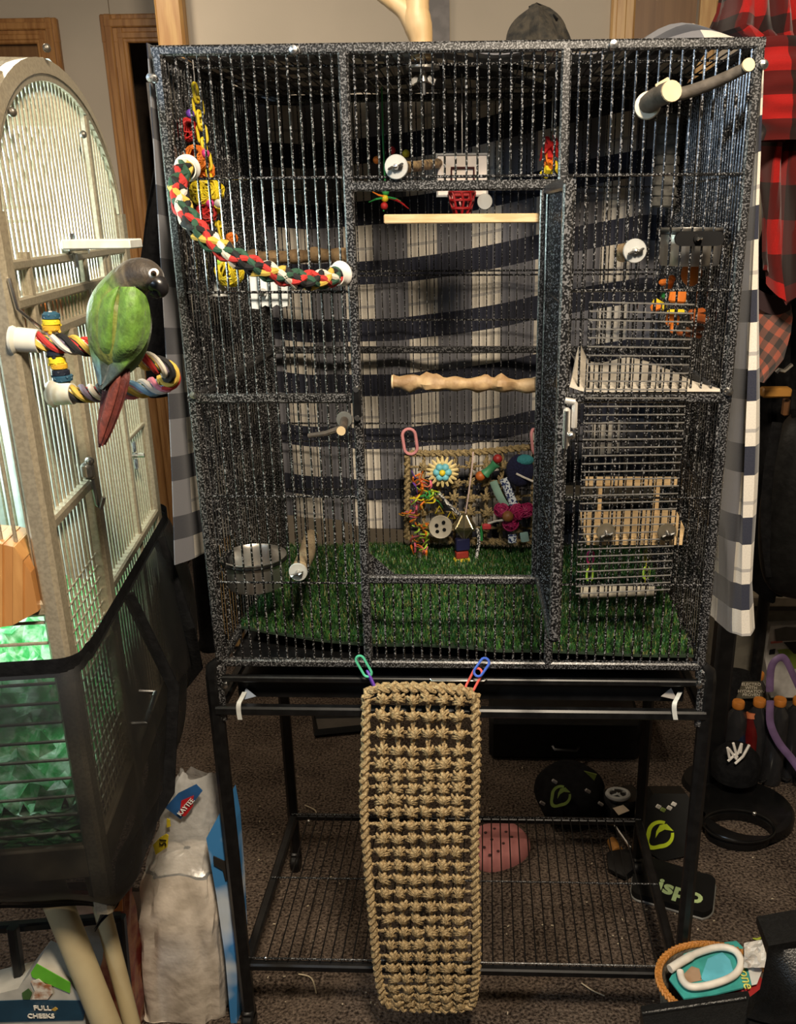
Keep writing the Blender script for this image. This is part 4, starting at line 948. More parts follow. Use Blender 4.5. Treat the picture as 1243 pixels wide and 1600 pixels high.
zc_ = loc(side(205, 678))[2]; lbar('side_rail', (.004, .41, zc_), (.004, LD, zc_), .006)
mb = MB()
for k in range(20): z = LZ0+.05+k*.0175; mb.cyl(Lc(.001, 0.012, z), Lc(.001, yd_, z), .0012, n=5)
obj('small_grid_wires', mb, CREAM, lc)
for k in range(14): z = LZ0+.02+k*.0265; obj('front_wire', MB().cyl(Lc(0, 0, z), Lc(-LWd, 0, z), .0022, n=6), CREAM, lc)
# swing latch between the faces, door latch, wing nuts
q0 = side(60, 425, .006); obj('door_clip', MB().tube([Lc(.012, -.012, loc(q0)[2]), Lc(.016, -.014, loc(q0)[2]-.03), Lc(.03, .0, loc(q0)[2]-.05), Lc(.03, .03, loc(q0)[2]-.058)], .0022, 6), CHROME, lc)
p = side(138, 742, .012); k = mpp(p); obj('door_latch', MB().box(p+V((0, 0, .006)), (.014, .018, .022), bev=.004).tube([p+V((.004, 0, -.006)), p+V((.006, 0, -.04)), p+V((.010, 0, -.045)), p+V((.016, 0, -.03))], .003, 6).sph(p+V((.004, 0, .018)), .006), M('worn_chrome', (.40, .39, .37), .3, .9), lc)
p = side(205, 712, .004); w_ = MB().cyl(p, p+E1*.02, .004, n=8)
for s in (-1, 1): w_.box(p+E1*.006+V((0, 0, s*.014)), (.004, .010, .018), bev=.002)
obj('wing_nut', w_, CHROME, lc)
for px, py in ((19, 175), (73, 75), (130, 210)): obj('bolt', MB().sph(side(px, py, .014), .005, 8, 6), M('dull_bolt', (.2, .18, .15), .4, .8), lc)
# white cloth over the far sides, in the light of the lamp inside
wl = thing('white_cage_cover', 'white cloth covering the far side of dome-top cage', 'cage cover', Lc(-LWd-.03, LD, LZ0))
def cov(u, v):
    s = u*2.35
    x = -LWd-.03
    if s < .545: y = s; return Lc(x+.004*math.sin(s*60), y, LZ0+(arch(y)+.02-LZ0)*v)
    return (0, 0, 0)
obj('side_sheet', MB().grid(40, 20, lambda u, v: Lc(-LWd-.025-.004*abs(math.sin(u*22)), LD*u, LZ0+(arch(LD*min(.97, max(.03, u)))-.0-LZ0)*v)), C('white_cover_cloth', .80, .82, .82, .8), wl)
def back(u, v):
    a = v*1.35
    x = -LWd-.02+(LWd+.012)*u
    if a < 1: return Lc(x, LD+.022+.004*math.sin(u*40), LZ0+.1+(LZS-LZ0-.1)*a)
    th = (a-1)/.35*math.pi*.45
    return Lc(x, LD/2+(LD/2+.022)*math.cos(th), LZS+(LRISE+.022)*math.sin(th))
obj('back_sheet', MB().grid(40, 40, back), C('white_cover_cloth', .80, .82, .82, .8), wl)
# lamp inside (the bulb housing hangs from the roof)
lm = thing('clip_lamp', 'white lamp hanging inside the roof of dome-top cage', 'lamp', (-.78, -.10, 1.52))
obj('lamp_housing', MB().lathe([(0, .05), (.015, .05), (.03, .03), (.045, 0), (.043, 0), (.028, .028), (0, .045)], V((-.78, -.10, 1.52)), 20), WHITEP, lm)
obj('lamp_cord', MB().cyl((-.78, -.10, 1.565), (-.78, -.10, 1.64), .003, n=6), WHITEP, lm)
# bedding, tray and net skirt
GREENF = M('green_crinkle_paper', (.10, .50, .16), .35, 0, (.62, .80, .60), 55, 3, .42, .62, bump=1, bscale=60)
cr_ = thing('crinkle_bedding', 'green and white crinkled paper bedding in the bottom of dome-top cage', 'bedding', Lc(-.2, .2, .74)); rnd = random.Random(9)
hz = [[rnd.uniform(-.02, .03) for _ in range(31)] for _ in range(31)]
obj('crinkle_pile', MB().grid(30, 30, lambda u, v: Lc(-LWd+.02+(LWd-.03)*u+rnd.uniform(-.008, .008), .012+(LD-.03)*v, .755+hz[int(u*30)][int(v*30)]+.12*v)), GREENF, cr_, False, kind='stuff')
obj('crinkle_front', MB().grid(30, 14, lambda u, v: Lc(-LWd+.02+(LWd-.03)*u, .012+rnd.uniform(-.006, .02), .70+.06*v)), GREENF, cr_, False, kind='stuff')
obj('tray_front', MB().box(Lc(-LWd/2, -.002, .690), (LWd+.01, .012, .05), rotm('Z', AL), bev=.003), M('dark_cream_panel', (.22, .18, .12), .5, .1), lc)  # darker cream than the cage frame
obj('tray_side', MB().box(Lc(.004, LD/2, .690), (.012, LD, .05), rotm('Z', AL), bev=.003), M('dark_cream_panel', (.22, .18, .12), .5, .1), lc)
p = side(220, 1108, .02); obj('tray_handle', MB().tube([p+E2*.045+V((-.012, 0, .004)), p+E2*.05+V((.012, 0, .0)), p-E2*.03+V((.012, 0, -.006)), p-E2*.035+V((-.012, 0, -.004))], .0035, 6), CHROME, lc)
NETM = net('black_net_fabric', (.0015, .0015, .0015), .80)
sk = thing('net_skirt', 'black stretchy net seed catcher wrapped round the bottom of dome-top cage', 'seed catcher', Lc(-.1, .1, .56))
zt1 = .978
def skirt(u, v):
    s = u*(LWd+LD+.10)-LWd; rnd2 = math.sin(s*23)*.5+math.sin(s*51+1)*.3
    bulge = .035*math.sin(min(1, (1-v)*1.05)*math.pi)**.8+.010*rnd2*(1-v)
    z = zt1-(1-v)*(.40+.03*math.sin(s*8))
    inw = .05*max(0, (.22-v)/.22)**1.3
    if s < -.02: return Lc(s+.02, -.024-bulge+inw, z)
    if s < .02: t = (s+.02)/.04*math.pi/2; return Lc((.024+bulge-inw)*math.sin(t), -(.024+bulge-inw)*math.cos(t), z)
    if s < LD: return Lc(.024+bulge-inw, s-.02, z)
    t = min(1, (s-LD)/.08)*math.pi/2; return Lc(-.03+(.054+bulge-inw)*math.cos(t), LD-.02+(.054+bulge-inw)*math.sin(t), z)
obj('net', MB().grid(130, 24, skirt), NETM, sk)
obj('elastic_band', MB().grid(130, 2, lambda u, v: (lambda p_: p_+V((0, 0, .0)))(V(skirt(u, 1)))+V((.003 if u > .45 else 0, -.003 if u < .47 else 0, -.012+.024*v))), BLKC, sk)
obj('bottom_hem', MB().grid(130, 3, lambda u, v: V(skirt(u, .10*v))+V((0, 0, -.004))), BLKC, sk)
obj('fold_band', MB().tube([V(skirt(.62, .98)), V(skirt(.64, .6))+V((.012, 0, 0)), V(skirt(.60, .25))+V((.012, 0, 0)), V(skirt(.55, .05))], .010, 6, flat=.4), BLKC, sk)
obj('fold_band', MB().tube([V(skirt(.83, .98)), V(skirt(.80, .6))+V((.01, 0, 0)), V(skirt(.86, .3))+V((.01, 0, 0)), V(skirt(.88, .05))], .012, 6, flat=.4), BLKC, sk)
# legs and brace of the stand
for i, (a, b, r) in enumerate((((64, 1345), (182, 1640), .0190), ((140, 1345), (216, 1640), .0120))):
    yy = -.335+.03*i
    obj('stand_leg', MB().cyl(pt(*a, Y=yy+.02), pt(*b, Y=yy), r, n=16), M('cream_stand_wood', (.40, .33, .19), .55, 0, (.34, .27, .15), 12, 3), lc)
p0, p1 = pt(-60, 1455, Y=-.30), pt(188, 1433, Y=-.22); 
lt = thing('black_wire_rack', 'black metal rack with bags behind the cream stand legs', 'rack', V((p0.x, -.25, 0)))
obj('rack_rail', MB().bar(p0, p1, .014), BLKM, lt, False)
for px in (188, 20): q = pt(px, 1432 if px == 188 else 1448, Y=-.22 if px == 188 else -.30); obj('rack_leg', MB().bar(q, V((q.x-.03, q.y, 0)), .014), BLKM, lt, False)
# wooden nest ledge on the front of that cage
yn = -.38
nb = thing('wooden_nest_box', 'honey coloured wooden block with cut corners on dome-top cage front', 'nest box', pt(20, 985, Y=yn))
pl_ = [(-60, 845), (0, 850), (22, 855), (48, 895), (60, 955), (20, 977), (-60, 990)]
for i, (x0, x1) in enumerate(((-60, -14), (-14, 4), (4, 20), (20, 36), (36, 62))):
    def cut(poly, xa_, left):
        out = []
        for k in range(len(poly)):
            a, b = poly[k], poly[(k+1) % len(poly)]; ia = a[0] >= xa_ if left else a[0] <= xa_; ib = b[0] >= xa_ if left else b[0] <= xa_
            if ia: out.append(a)
            if ia != ib: t_ = (xa_-a[0])/(b[0]-a[0]); out.append((xa_, a[1]+(b[1]-a[1])*t_))
        return out
    pg = cut(cut(pl_, x0, True), x1-.4, False)
    obj('plank', MB().prism([pt(x, y, Y=yn-.002*(i % 2)) for x, y in pg], (-.01, .06, .0)), M('honey_wood_%d' % (i % 2), (.50, .25, .08) if i % 2 else (.44, .20, .06), .45, 0, (.38, .17, .05), 10, 4, stretch=(6, 6, 1)), nb, False)
# perches and shelf on the side of the dome-top cage
wp = side(100, 392, .002)
t = thing('white_platform_perch', 'small white platform perch with wing nut on the dome-top cage side', 'perch', wp)
a = side(128, 383, .02); pe = a+E1*.075+E2*.0
ra = pt(106, 381, Y=a.y); 
c0, c1 = pt(106, 381, Y=wp.y), pt(214, 381, Y=wp.y+.01)
obj('platform', MB().box((c0+c1)/2, ((c1-c0).length, .05, .0115), rotm('Z', .06), bev=.0015), C('speckled_white', .74, .76, .72, .5), t)
A = aim(E1); mb = MB().cyl(wp, wp+E1*.03, .004, n=8)
for s in (-1, 1): mb.box(wp+E1*.012+V((0, 0, s*.012)), (.004, .012, .018), bev=.002)
obj('wing_nut', mb, CHROME, t)
# rope perch with the bird
y1, y2 = side(18, 530).y, side(78, 616).y
rq = [side(20, 530, .004), pt(70, 534, Y=y1-.005), pt(130, 541, Y=y1-.0), pt(190, 553, Y=y1+.01), pt(235, 566, Y=y1+.02), pt(262, 578, Y=y1+.035), pt(266, 594, Y=y1+.055), pt(240, 604, Y=y1+.07), pt(190, 611, Y=(y1+y2)/2+.02), pt(130, 615, Y=y2-.01), side(80, 616, .004)]
rp2 = thing('rope_perch', 'curved multicolour rope perch with white caps carrying the green parrot', 'rope perch', rq[0])
sp_ = smoothpath(rq, 8); rope(rp2, sp_[:52], .0098, .05, [(3, 3, 0), (1, 4, 7), (0, 0, 2), (4, 3, 1)]); rope(rp2, sp_[50:66], .0105, .05, [(5, 1, 6), (1, 5, 2), (6, 5, 1), (4, 1, 5)]); rope(rp2, sp_[65:], .0105, .05, [(7, 3, 4), (1, 3, 0), (3, 4, 0), (4, 3, 1)])
for p_, d in ((rq[0], rq[1]-rq[0]), (rq[-1], rq[-2]-rq[-1])):
    obj('end_cap', MB().lathe([(0, 0), (.0155, 0), (.016, .003), (.0130, .006), (.0122, .027), (.0105, .027), (0, .02)], p_, 24, aim(d)), C('ivory_cap', .72, .70, .60, .45), rp2)
by = y1+.01
bt = thing('bead_toy', 'stack of navy and yellow fringed rings hanging through the rope perch', 'bird toy', pt(95, 600, Y=by))
for px, py, r, m in ((80, 494, 12, C('petrol_fringe', .02, .08, .13)), (80, 503, 12, YEL), (80, 512, 12, C('amber_fringe', .60, .34, .02)), (86, 551, 11, C('ink_fringe', .008, .012, .025)), (89, 563, 11, YEL), (92, 572, 11, C('amber_fringe', .60, .34, .02)), (95, 582, 12, C('ink_fringe', .008, .012, .025)), (98, 591, 14, C('petrol_fringe', .02, .08, .13))):
    p = pt(px, py, Y=by-.012); kk = mpp(p); rnd = random.Random(px+py); mb = MB().torus(p, r*kk*.62, .0045, n=14, k=6)
    for j in range(9): a_ = j*.7; mb.tube([p+V((r*kk*.6*math.cos(a_), r*kk*.6*math.sin(a_), 0)), p+V((r*kk*1.1*math.cos(a_), r*kk*1.1*math.sin(a_), rnd.uniform(-.006, .004)))], [.0035, .0015], 4)
    obj('fringed_ring', mb, m, bt)
obj('cord', MB().tube([pt(78, 486, Y=by-.012), pt(88, 555, Y=by-.012), pt(99, 597, Y=by-.012)], .0018, 5), WHT, bt)
obj('hanging_hook', MB().tube([pt(78, 486, Y=by-.012), side(74, 470, 0.0)], .0012, 5), CHROME, bt)
# ================================================================ green-cheeked conure
YB = y1-.040
def loft(rings, n=18, YY=YB, squash=.9):
    """rings: px, py, half width px, depth half width px, forward offset m"""
    C_ = [pt(r[0], r[1], Y=YY+(r[4] if len(r) > 4 else 0)) for r in rings]; mb = MB(); vs = []; fs = []; info = []
    for i, r in enumerate(rings):
        k = mpp(C_[i]); T = (C_[min(i+1, len(C_)-1)]-C_[max(i-1, 0)]).normalized()
        dpt = V((0, 1, 0)); dpt = (dpt-T*dpt.dot(T)).normalized(); wd = T.cross(dpt).normalized()
        for j in range(n):
            a = 2*math.pi*j/n; vs.append(C_[i]+wd*(math.cos(a)*r[2]*k)+dpt*(math.sin(a)*r[3]*k)); info.append((i, math.cos(a), math.sin(a)))
    for i in range(len(rings)-1):
        for j in range(n): fs.append((i*n+j, i*n+(j+1) % n, (i+1)*n+(j+1) % n, (i+1)*n+j))
    fs += [tuple(range(n-1, -1, -1)), tuple((len(rings)-1)*n+j for j in range(n))]
    mb.add(vs, fs); mb.info = info; return mb
def interp(rings, k=3):
    out = []
    for i in range(len(rings)-1):
        p0 = rings[max(i-1, 0)]; p1 = rings[i]; p2 = rings[i+1]; p3 = rings[min(i+2, len(rings)-1)]
        for s in range(k):
            t = s/k; out.append(tuple(.5*(2*p1[c]+(p2[c]-p0[c])*t+(2*p0[c]-5*p1[c]+4*p2[c]-p3[c])*t*t+(3*p1[c]-p0[c]-3*p2[c]+p3[c])*t**3) for c in range(5)))
    return out+[rings[-1]]
def feathered(name, rough=.6):
    m = M(name, (1, 1, 1), rough, 0, (.62, .62, .62), 190, 3, .4, .65, bump=.5, bscale=160, attr='plumage', sheen=.15, stretch=(1, 1, .55)); return m
FEA = feathered('parrot_plumage')
def colour(o, fn):
    me = o.data; ca = me.color_attributes.new('plumage', 'FLOAT_COLOR', 'POINT'); org = WORLD[o.name]
    for i, v in enumerate(me.vertices): ca.data[i].color = (*fn(i, v.co+org), 1)
bird = thing('parrot', 'green parrot with grey head and maroon tail perched on the multicolour rope', 'parrot', pt(195, 560, Y=YB))
rings = interp([(176, 594, 4, 4, .012), (178, 582, 16, 14, .008), (181, 565, 31, 30, .004), (184, 543, 42, 42, .0), (186, 515, 48, 46, .0), (187, 488, 48, 46, .0), (190, 468, 42, 42, .0), (196, 452, 34, 36, -.002), (204, 440, 29.5, 32, -.004), (213, 433, 28, 30, -.006), (223, 430.5, 27, 28, -.008), (232, 432.5, 24.5, 26, -.010), (240, 437, 20, 22, -.011), (246, 442, 13, 15, -.012), (249, 445, 5, 6, -.012)], 3)
bm_ = loft(rings, 24); body = obj('body', bm_, FEA, bird)
def lerp3(a, b, t): t = max(0, min(1, t)); return tuple(a[i]+(b[i]-a[i])*t for i in range(3))
GR, GD, HD, HB, BK, RB = (.105, .215, .022), (.06, .14, .016), (.036, .025, .015), (.115, .092, .055), (.03, .022, .018), (.20, .16, .035)
def bodycol(i, p):
    ri, ca, sa = bm_.info[i]; f = ri/3
    if f > 12.0: return BK
    if f > 9.3: c = HD if ca > -.35 else HB; return lerp3(HB if ca < -.1 else HD, c, .6)
    if f > 7.2: 
        s = .65+.35*(ri % 2); return tuple(x*s for x in lerp3(GR, HB, (f-7.2)/1.2))
    if abs(ca) < .35 and sa < 0: return lerp3(GR, RB, .55)
    return lerp3(GD, GR, (f-1)/4)
colour(body, bodycol)
BR = [r for r in rings if r[1] > 436]
def back_y(px, py):
    for i in range(len(BR)-1):
        a, b = BR[i], BR[i+1]
        if b[1] <= py <= a[1]:
            t_ = (a[1]-py)/max(1e-6, a[1]-b[1]); r = [a[c]+(b[c]-a[c])*t_ for c in range(5)]
            k_ = mpp(pt(r[0], r[1], Y=YB)); q = max(.10, 1-((px-r[0])/max(r[2], 1))**2)
            return YB+r[4]-r[3]*k_*math.sqrt(q)
    return YB-.012
def wing(edge, tip, side_):
    E_ = interp([(a, b, y, 0, 0) for a, b, y in edge], 3); n_ = len(E_)-1
    def fn(u, v):
        f = v*n_; i = min(n_-1, int(f)); t_ = f-i; xl, xr, y = (E_[i][c]+(E_[i+1][c]-E_[i][c])*t_ for c in range(3))
        px = xl+(xr-xl)*u; th = .0052*(1-(2*u-1)**4)*min(1, v*6)+.0012; Y_ = min(back_y(px, y), YB-.014)-th
        if v > .45: Y_ -= (.014 if side_ > 0 else .004)*(v-.45)
        return pt(px, y, Y=Y_)
    mb = MB().grid(14, 40, fn, thick=-.004); o = obj('wing', mb, FEA, bird); L_ = 15*41
    def col(i, p):
        i = i % L_; u, v = (i % 15)/14, (i//15)/40
        c = lerp3(GR, (.085, .20, .020), abs(math.sin(v*21+u*5))*.6)
        if side_ < 0: return lerp3(lerp3(c, (.10, .22, .27), (v-.58)/.18 if u < .4 else 0), (.030, .045, .040), (v-.60)/.12 if u >= .4 else (v-.9)/.2)
        return lerp3(c, (.030, .050, .046), (v-.58-.12*u)/.10)
    colour(o, col); return o
wing([(166, 186, 447), (148, 182, 460), (139, 178, 478), (136, 176, 503), (137, 175, 530), (141, 174, 552), (147, 172, 575), (152, 168, 594), (156, 160, 608)], None, -1)
wing([(188, 210, 448), (187, 226, 460), (185, 233, 478), (183, 235, 503), (180, 232, 527), (176, 222, 547), (170, 207, 565), (164, 190, 583), (159, 173, 599), (157, 161, 608)], None, 1)
for i, (x0, x1, dx, yy) in enumerate(((176, 157, 9, -.012), (187, 161, 10, -.016), (193, 165, 9, -.013), (183, 157, 5.5, -.020))):
    tf = loft(interp([(x0, 566, dx, 2, yy+.006), (x0-2, 592, dx*1.3, 2.2, yy), ((x0+x1)/2+1, 632, dx*1.25, 2, yy), (x1+3, 670, dx*.95, 1.6, yy), (x1-2+i*.4, 699-i*2, 1.5, .8, yy)], 3), 10)
    o = obj('tail_feather', tf, FEA, bird); colour(o, lambda i_, p: lerp3((.13, .020, .013), (.085, .011, .007), abs(tf.info[i_][1])) if i != 3 else (.16, .032, .02))
bk_ = MB().tube(smoothpath([pt(242, 442, Y=YB-.012), pt(250, 447, Y=YB-.014), pt(253, 455, Y=YB-.014), pt(250.5, 464, Y=YB-.013)], 4), [.0095, .0096, .0095, .009, .0088, .008, .0075, .0068, .006, .005, .004, .0028, .0012], 12)
obj('beak', bk_, C('black_beak', .012, .011, .012, .3), bird)
obj('lower_beak', MB().tube(smoothpath([pt(241, 455, Y=YB-.012), pt(246, 461, Y=YB-.012), pt(248, 466, Y=YB-.012)], 3), [.006, .006, .0055, .005, .004, .003, .0015], 10), C('black_beak', .012, .011, .012, .3), bird)
obj('cere', MB().sph(pt(250, 441, Y=YB-.018), .0026, 8, 6), C('pale_cere', .16, .14, .13), bird)
ex = pt(240, 427, Y=YB-.0335); k = mpp(ex); A = aim((.45, -1, .12))
obj('eye_ring', MB().sph(ex, (8.6*k, 7.2*k, .0035), 18, 9, A@rotm('Z', .5)), C('white_eye_ring', .80, .76, .72, .6), bird)
obj('iris', MB().sph(ex+V((.001, -.003, 0)), (4.6*k, 4.6*k, .003), 14, 8, A), C('dark_iris', .03, .014, .008, .2), bird)
obj('pupil', MB().sph(ex+V((.0016, -.0050, 0)), (2.6*k, 2.6*k, .002), 12, 8, A), C('black_pupil', .002, .002, .002, .1), bird)
for s, (px, py) in enumerate(((202, 559), (176, 552))):
    f = MB(); base = pt(px, py, Y=y1+.002)
    for d in (-1, 0, 1): f.tube(smoothpath([base+V((d*.006, -.006, .010)), base+V((d*.008, .006, .010)), base+V((d*.009, .014, .0)), base+V((d*.009, .012, -.009))], 3), [.0034, .0034, .0032, .003, .0028, .0025, .002, .0015, .001, .0008], 6)
    f.tube([base+V((0, -.006, .010)), base+V((0, -.02, .02))], [.005, .007], 8); obj('foot', f, C('grey_pink_foot', .16, .12, .11), bird)
# ================================================================ bags at the lower left
yb0 = .005
bb = thing('bedding_bag', 'clear plastic bag of white paper bedding with blue side standing by cage leg', 'bag', pt(310, 1600, Y=yb0))
zt_ = pt(292, 1215, Y=yb0+.06).z; PLS = M('cloudy_bag_plastic', (.60, .53, .45), .28, 0, (.46, .40, .33), 30, 5, bump=1, bscale=28, coat=.6)
cx = [(1640, 304, 66), (1560, 301, 68), (1480, 297, 68), (1420, 293, 66), (1390, 296, 66), (1360, 292, 62), (1330, 294, 56), (1290, 302, 50), (1255, 308, 44), (1225, 312, 38), (1208, 315, 34)]
def bagp(u, v):
    f = v*(len(cx)-1); i = min(len(cx)-2, int(f)); t_ = f-i; py, px, hw = (cx[i][c]+(cx[i+1][c]-cx[i][c])*t_ for c in range(3))
    c_0 = pt(px, py, Y=yb0+.07); k_ = mpp(c_0); a = 2*math.pi*u; sq = lambda q: math.copysign(abs(q)**.55, q)
    dep = .075*(1-.88*max(0, (v-.35)/.65)); wr = 1+.045*math.sin(9*a+11*v)+.035*math.sin(17*a-23*v)*(.4+v)+.05*math.sin(5*a+29*v)*max(0, v-.45)
    z = c_0.z+.008*math.sin(6*a+v*9)*v
    return (c_0.x+hw*k_*sq(math.cos(a))*wr, yb0+.07+dep*sq(math.sin(a))*wr, max(.002, z))
obj('bag_body', MB().grid(56, 34, lambda u, v: bagp(u, v*.56)), PLS, bb)
PLT = M('clear_crumpled_plastic', (.72, .72, .70), .16, 0, (.60, .60, .58), 40, 3, bump=.9, bscale=50)
PLT.node_tree.nodes['Principled BSDF'].inputs['Alpha'].default_value = .42
obj('bag_top', MB().grid(56, 26, lambda u, v: bagp(u, .56+.44*v)), PLT, bb)
obj('bedding_crown', MB().grid(40, 10, lambda u, v: (lambda p_, q_: V(p_).lerp(V(q_), .12+.88*v*.9))(bagp(u, .555+.05*math.sin(v*1.5)), V((bagp(0, .6)[0]*.5+bagp(.5, .6)[0]*.5, yb0+.07, bagp(0, .62)[2])))), PLS, bb)
def patch(name, pts_, Y_, mat, par=bb, th=.001): return obj(name, MB().prism([pt(x, y, Y=Y_) for x, y in pts_], (0, th, 0)), mat, par, False)
obj('blue_side', MB().prism([pt(x, y, Y=yb0+.0) for x, y in ((322, 1310), (350, 1258), (358, 1300), (366, 1400), (370, 1480), (370, 1620), (362, 1620), (352, 1500), (338, 1400))], (.004, .06, 0)), M('blue_print', (.05, .22, .50), .35, 0, (.55, .62, .70), 9, 2, .48, .62), bb, False)
YFp = yb0-.012
def front(px, py, d=0): 
    c_0 = pt(px, py, Y=yb0+.025); return c_0+V((0, d, 0))
def fpatch(name, pts_, mat, d): return obj(name, MB().prism([front(x, y, d) for x, y in pts_], (0, .002, 0)), mat, bb, False)
fpatch('blue_label', [(258, 1262), (278, 1240), (306, 1226), (316, 1236), (282, 1280)], C('label_blue', .02, .09, .25, .4), -.0)
red = fpatch('red_emblem', [(281, 1272), (284, 1250), (303, 1242), (302, 1258), (290, 1274)], C('emblem_red', .50, .015, .02, .4), -.003)
text('emblem_lettering', 'KAYTEE', .0125, front(292, 1258, -.006), (.52, 0, .60), (-.6, 0, .52), C('print_white', .8, .8, .76), bb)
fpatch('yellow_sticker', [(242, 1315), (252, 1304), (262, 1298), (266, 1300), (264, 1318), (246, 1330)], C('sticker_yellow', .70, .55, .03, .4), -.010)
text('sticker_lettering', '51', .018, front(259, 1308, -.014), (0.1, 0, 1), (-1, 0, .1), BLK, bb)
fpatch('yellow_print', [(262, 1276), (267, 1278), (268, 1288), (262, 1290)], C('sticker_yellow', .70, .55, .03, .4), -.006)
obj('bird_print', MB().prism([pt(x, y, Y=yb0-.004) for x, y in ((333, 1338), (350, 1346), (356, 1340), (360, 1358), (362, 1374), (352, 1376), (348, 1360), (334, 1352))], (0, .002, 0)), C('bird_print_black', .02, .018, .016), bb, False)
obj('print_red', MB().prism([pt(x, y, Y=yb0-.003) for x, y in ((358, 1382), (366, 1376), (370, 1400), (362, 1412))], (0, .002, 0)), C('print_salmon', .45, .16, .10), bb, False)
# seed bag behind
yc = -.02
sb = thing('seed_bag', 'red and white seed bag slumped in the rack behind the cream legs', 'bag', pt(150, 1600, Y=yc))
def sack(cxp, wpx, y0p, y1p, Y_, dep, seed):
    rr = random.Random(seed); ph = [rr.uniform(0, 6) for _ in range(4)]
    def fn(u, v):
        py = y1p+(y0p-y1p)*v; c_0 = pt(cxp+6*math.sin(v*3+ph[0]), py, Y=Y_); k_ = mpp(c_0); a = 2*math.pi*u; sq = lambda q: math.copysign(abs(q)**.6, q)
        d = dep*(1-.85*v**3); wr = 1+.04*math.sin(7*a+9*v+ph[1])+.03*math.sin(13*a-15*v+ph[2])
        return (c_0.x+wpx*k_*sq(math.cos(a))*wr*(1-.08*v), Y_+d*sq(math.sin(a))*wr, max(.002, c_0.z))
    return MB().grid(40, 26, fn)
obj('bag_body', sack(150, 62, 1385, 1650, yc, .07, 1), M('red_seed_bag_print', (.16, .02, .015), .4, 0, (.30, .12, .05), 30, 4, bump=.5), sb)
patch('clear_window', [(128, 1450), (165, 1440), (160, 1500), (150, 1530), (135, 1490)], yc-.085, C('window_grey', .22, .21, .18), sb)
patch('white_top', [(108, 1400), (150, 1398), (156, 1425), (112, 1432)], yc-.088, C('pink_white_print', .60, .48, .44), sb)
patch('orange_print', [(166, 1405), (190, 1385), (192, 1424), (168, 1422)], yc-.088, C('orange_print', .62, .20, .03), sb)
wb = thing('white_seed_bag', 'pale printed bag with cherry leaning beside the bedding bag', 'bag', pt(208, 1600, Y=.10))
obj('bag_body', sack(202, 17, 1390, 1650, .12, .04, 2), M('grey_bag_print', (.26, .24, .23), .4, 0, (.20, .18, .17), 20, 3, bump=.6), wb)
obj('cherry_print', MB().sph(pt(204, 1452, Y=.062), (.010, .004, .014)), C('cherry_red', .30, .01, .01), wb)
obj('leaf_print', MB().sph(pt(203, 1425, Y=.062), (.007, .003, .014)), C('leaf_green', .05, .12, .02), wb)
yg = -.33
fc = thing('treat_bag', 'treat bag printed FULL CHEEKS with green top standing under dome-top cage', 'bag', pt(85, 1600, Y=yg))
obj('bag_body', MB().prism([pt(x, y, Y=yg) for x, y in ((-40, 1562), (28, 1545), (32, 1540), (54, 1512), (110, 1538), (132, 1564), (136, 1640), (-40, 1640))], (0, .05, 0)), C('pouch_cream', .46, .43, .36, .35), fc, False)
def fp(name, pts_, mat, d=-.002): return obj(name, MB().prism([pt(x, y, Y=yg+d) for x, y in pts_], (0, .001, 0)), mat, fc, False)
fp('green_top', [(48, 1520), (57, 1506), (110, 1536), (109, 1552), (76, 1538), (50, 1527)], C('pouch_green', .12, .42, .03, .35))
fp('navy_band', [(-40, 1566), (32, 1563), (136, 1564), (130, 1594), (-40, 1598)], C('pouch_navy', .012, .045, .075, .35))
fp('treat_picture', [(48, 1534), (60, 1530), (70, 1538), (80, 1540), (82, 1552), (74, 1562), (50, 1562), (54, 1548)], M('treat_picture_print', (.30, .12, .05), .4, 0, (.62, .56, .45), 90, 2), -.003)
fp('leaf_picture', [(34, 1552), (44, 1545), (50, 1552), (46, 1562), (36, 1562)], C('leaf_picture_green', .05, .11, .03), -.003)
text('lettering', 'FULL', .0118, pt(66, 1575.5, Y=yg-.004), (1, 0, 0), (0, 0, 1), C('print_cream', .72, .66, .55), fc, bold=.0001)
text('lettering', 'CHEEKS', .0112, pt(64, 1588, Y=yg-.004), (1, 0, .03), (0, 0, 1), C('print_cream', .72, .66, .55), fc, bold=.0001)
fp('wheat_mark', [(80, 1578), (86, 1574), (90, 1577), (86, 1580)], C('wheat_gold', .50, .30, .05), -.003)
# ================================================================ clothes hung around
def cloth(name, label, cat, fn, uvf, mat, nu=40, nv=40, thick=.004, loc_=None):
    mb = MB().grid(nu, nv, fn, uvf, thick=thick); o = obj(name, mb, mat, None, origin=loc_ if loc_ is not None else mb.v[0]); return tag(o, label, cat)
yk = 1.50
def bl1(u, v):
    L = [(245, 232), (226, 330), (214, 420), (222, 520), (232, 620)]; Rr = [(262, 228), (275, 330), (282, 420), (290, 520), (298, 620)]
    f = v*4; i = min(3, int(f)); t_ = f-i; a = (L[i][0]+(L[i+1][0]-L[i][0])*t_, L[i][1]+(L[i+1][1]-L[i][1])*t_); b = (Rr[i][0]+(Rr[i+1][0]-Rr[i][0])*t_, Rr[i][1]+(Rr[i+1][1]-Rr[i][1])*t_)
    return pt(a[0]+(b[0]-a[0])*u, a[1]+(b[1]-a[1])*u, Y=yk)+V((0, .02*math.sin(u*9+v*3), 0))
cloth('black_garment', 'black garment hanging between the doorway and the black cage', 'garment', bl1, None, BLKC)
hk = pt(254, 232, Y=yk); 
tr_ = thing('trouser_leg', 'black trouser leg dangling behind the lower left corner of black cage', 'trousers', pt(328, 1015, Y=.30))
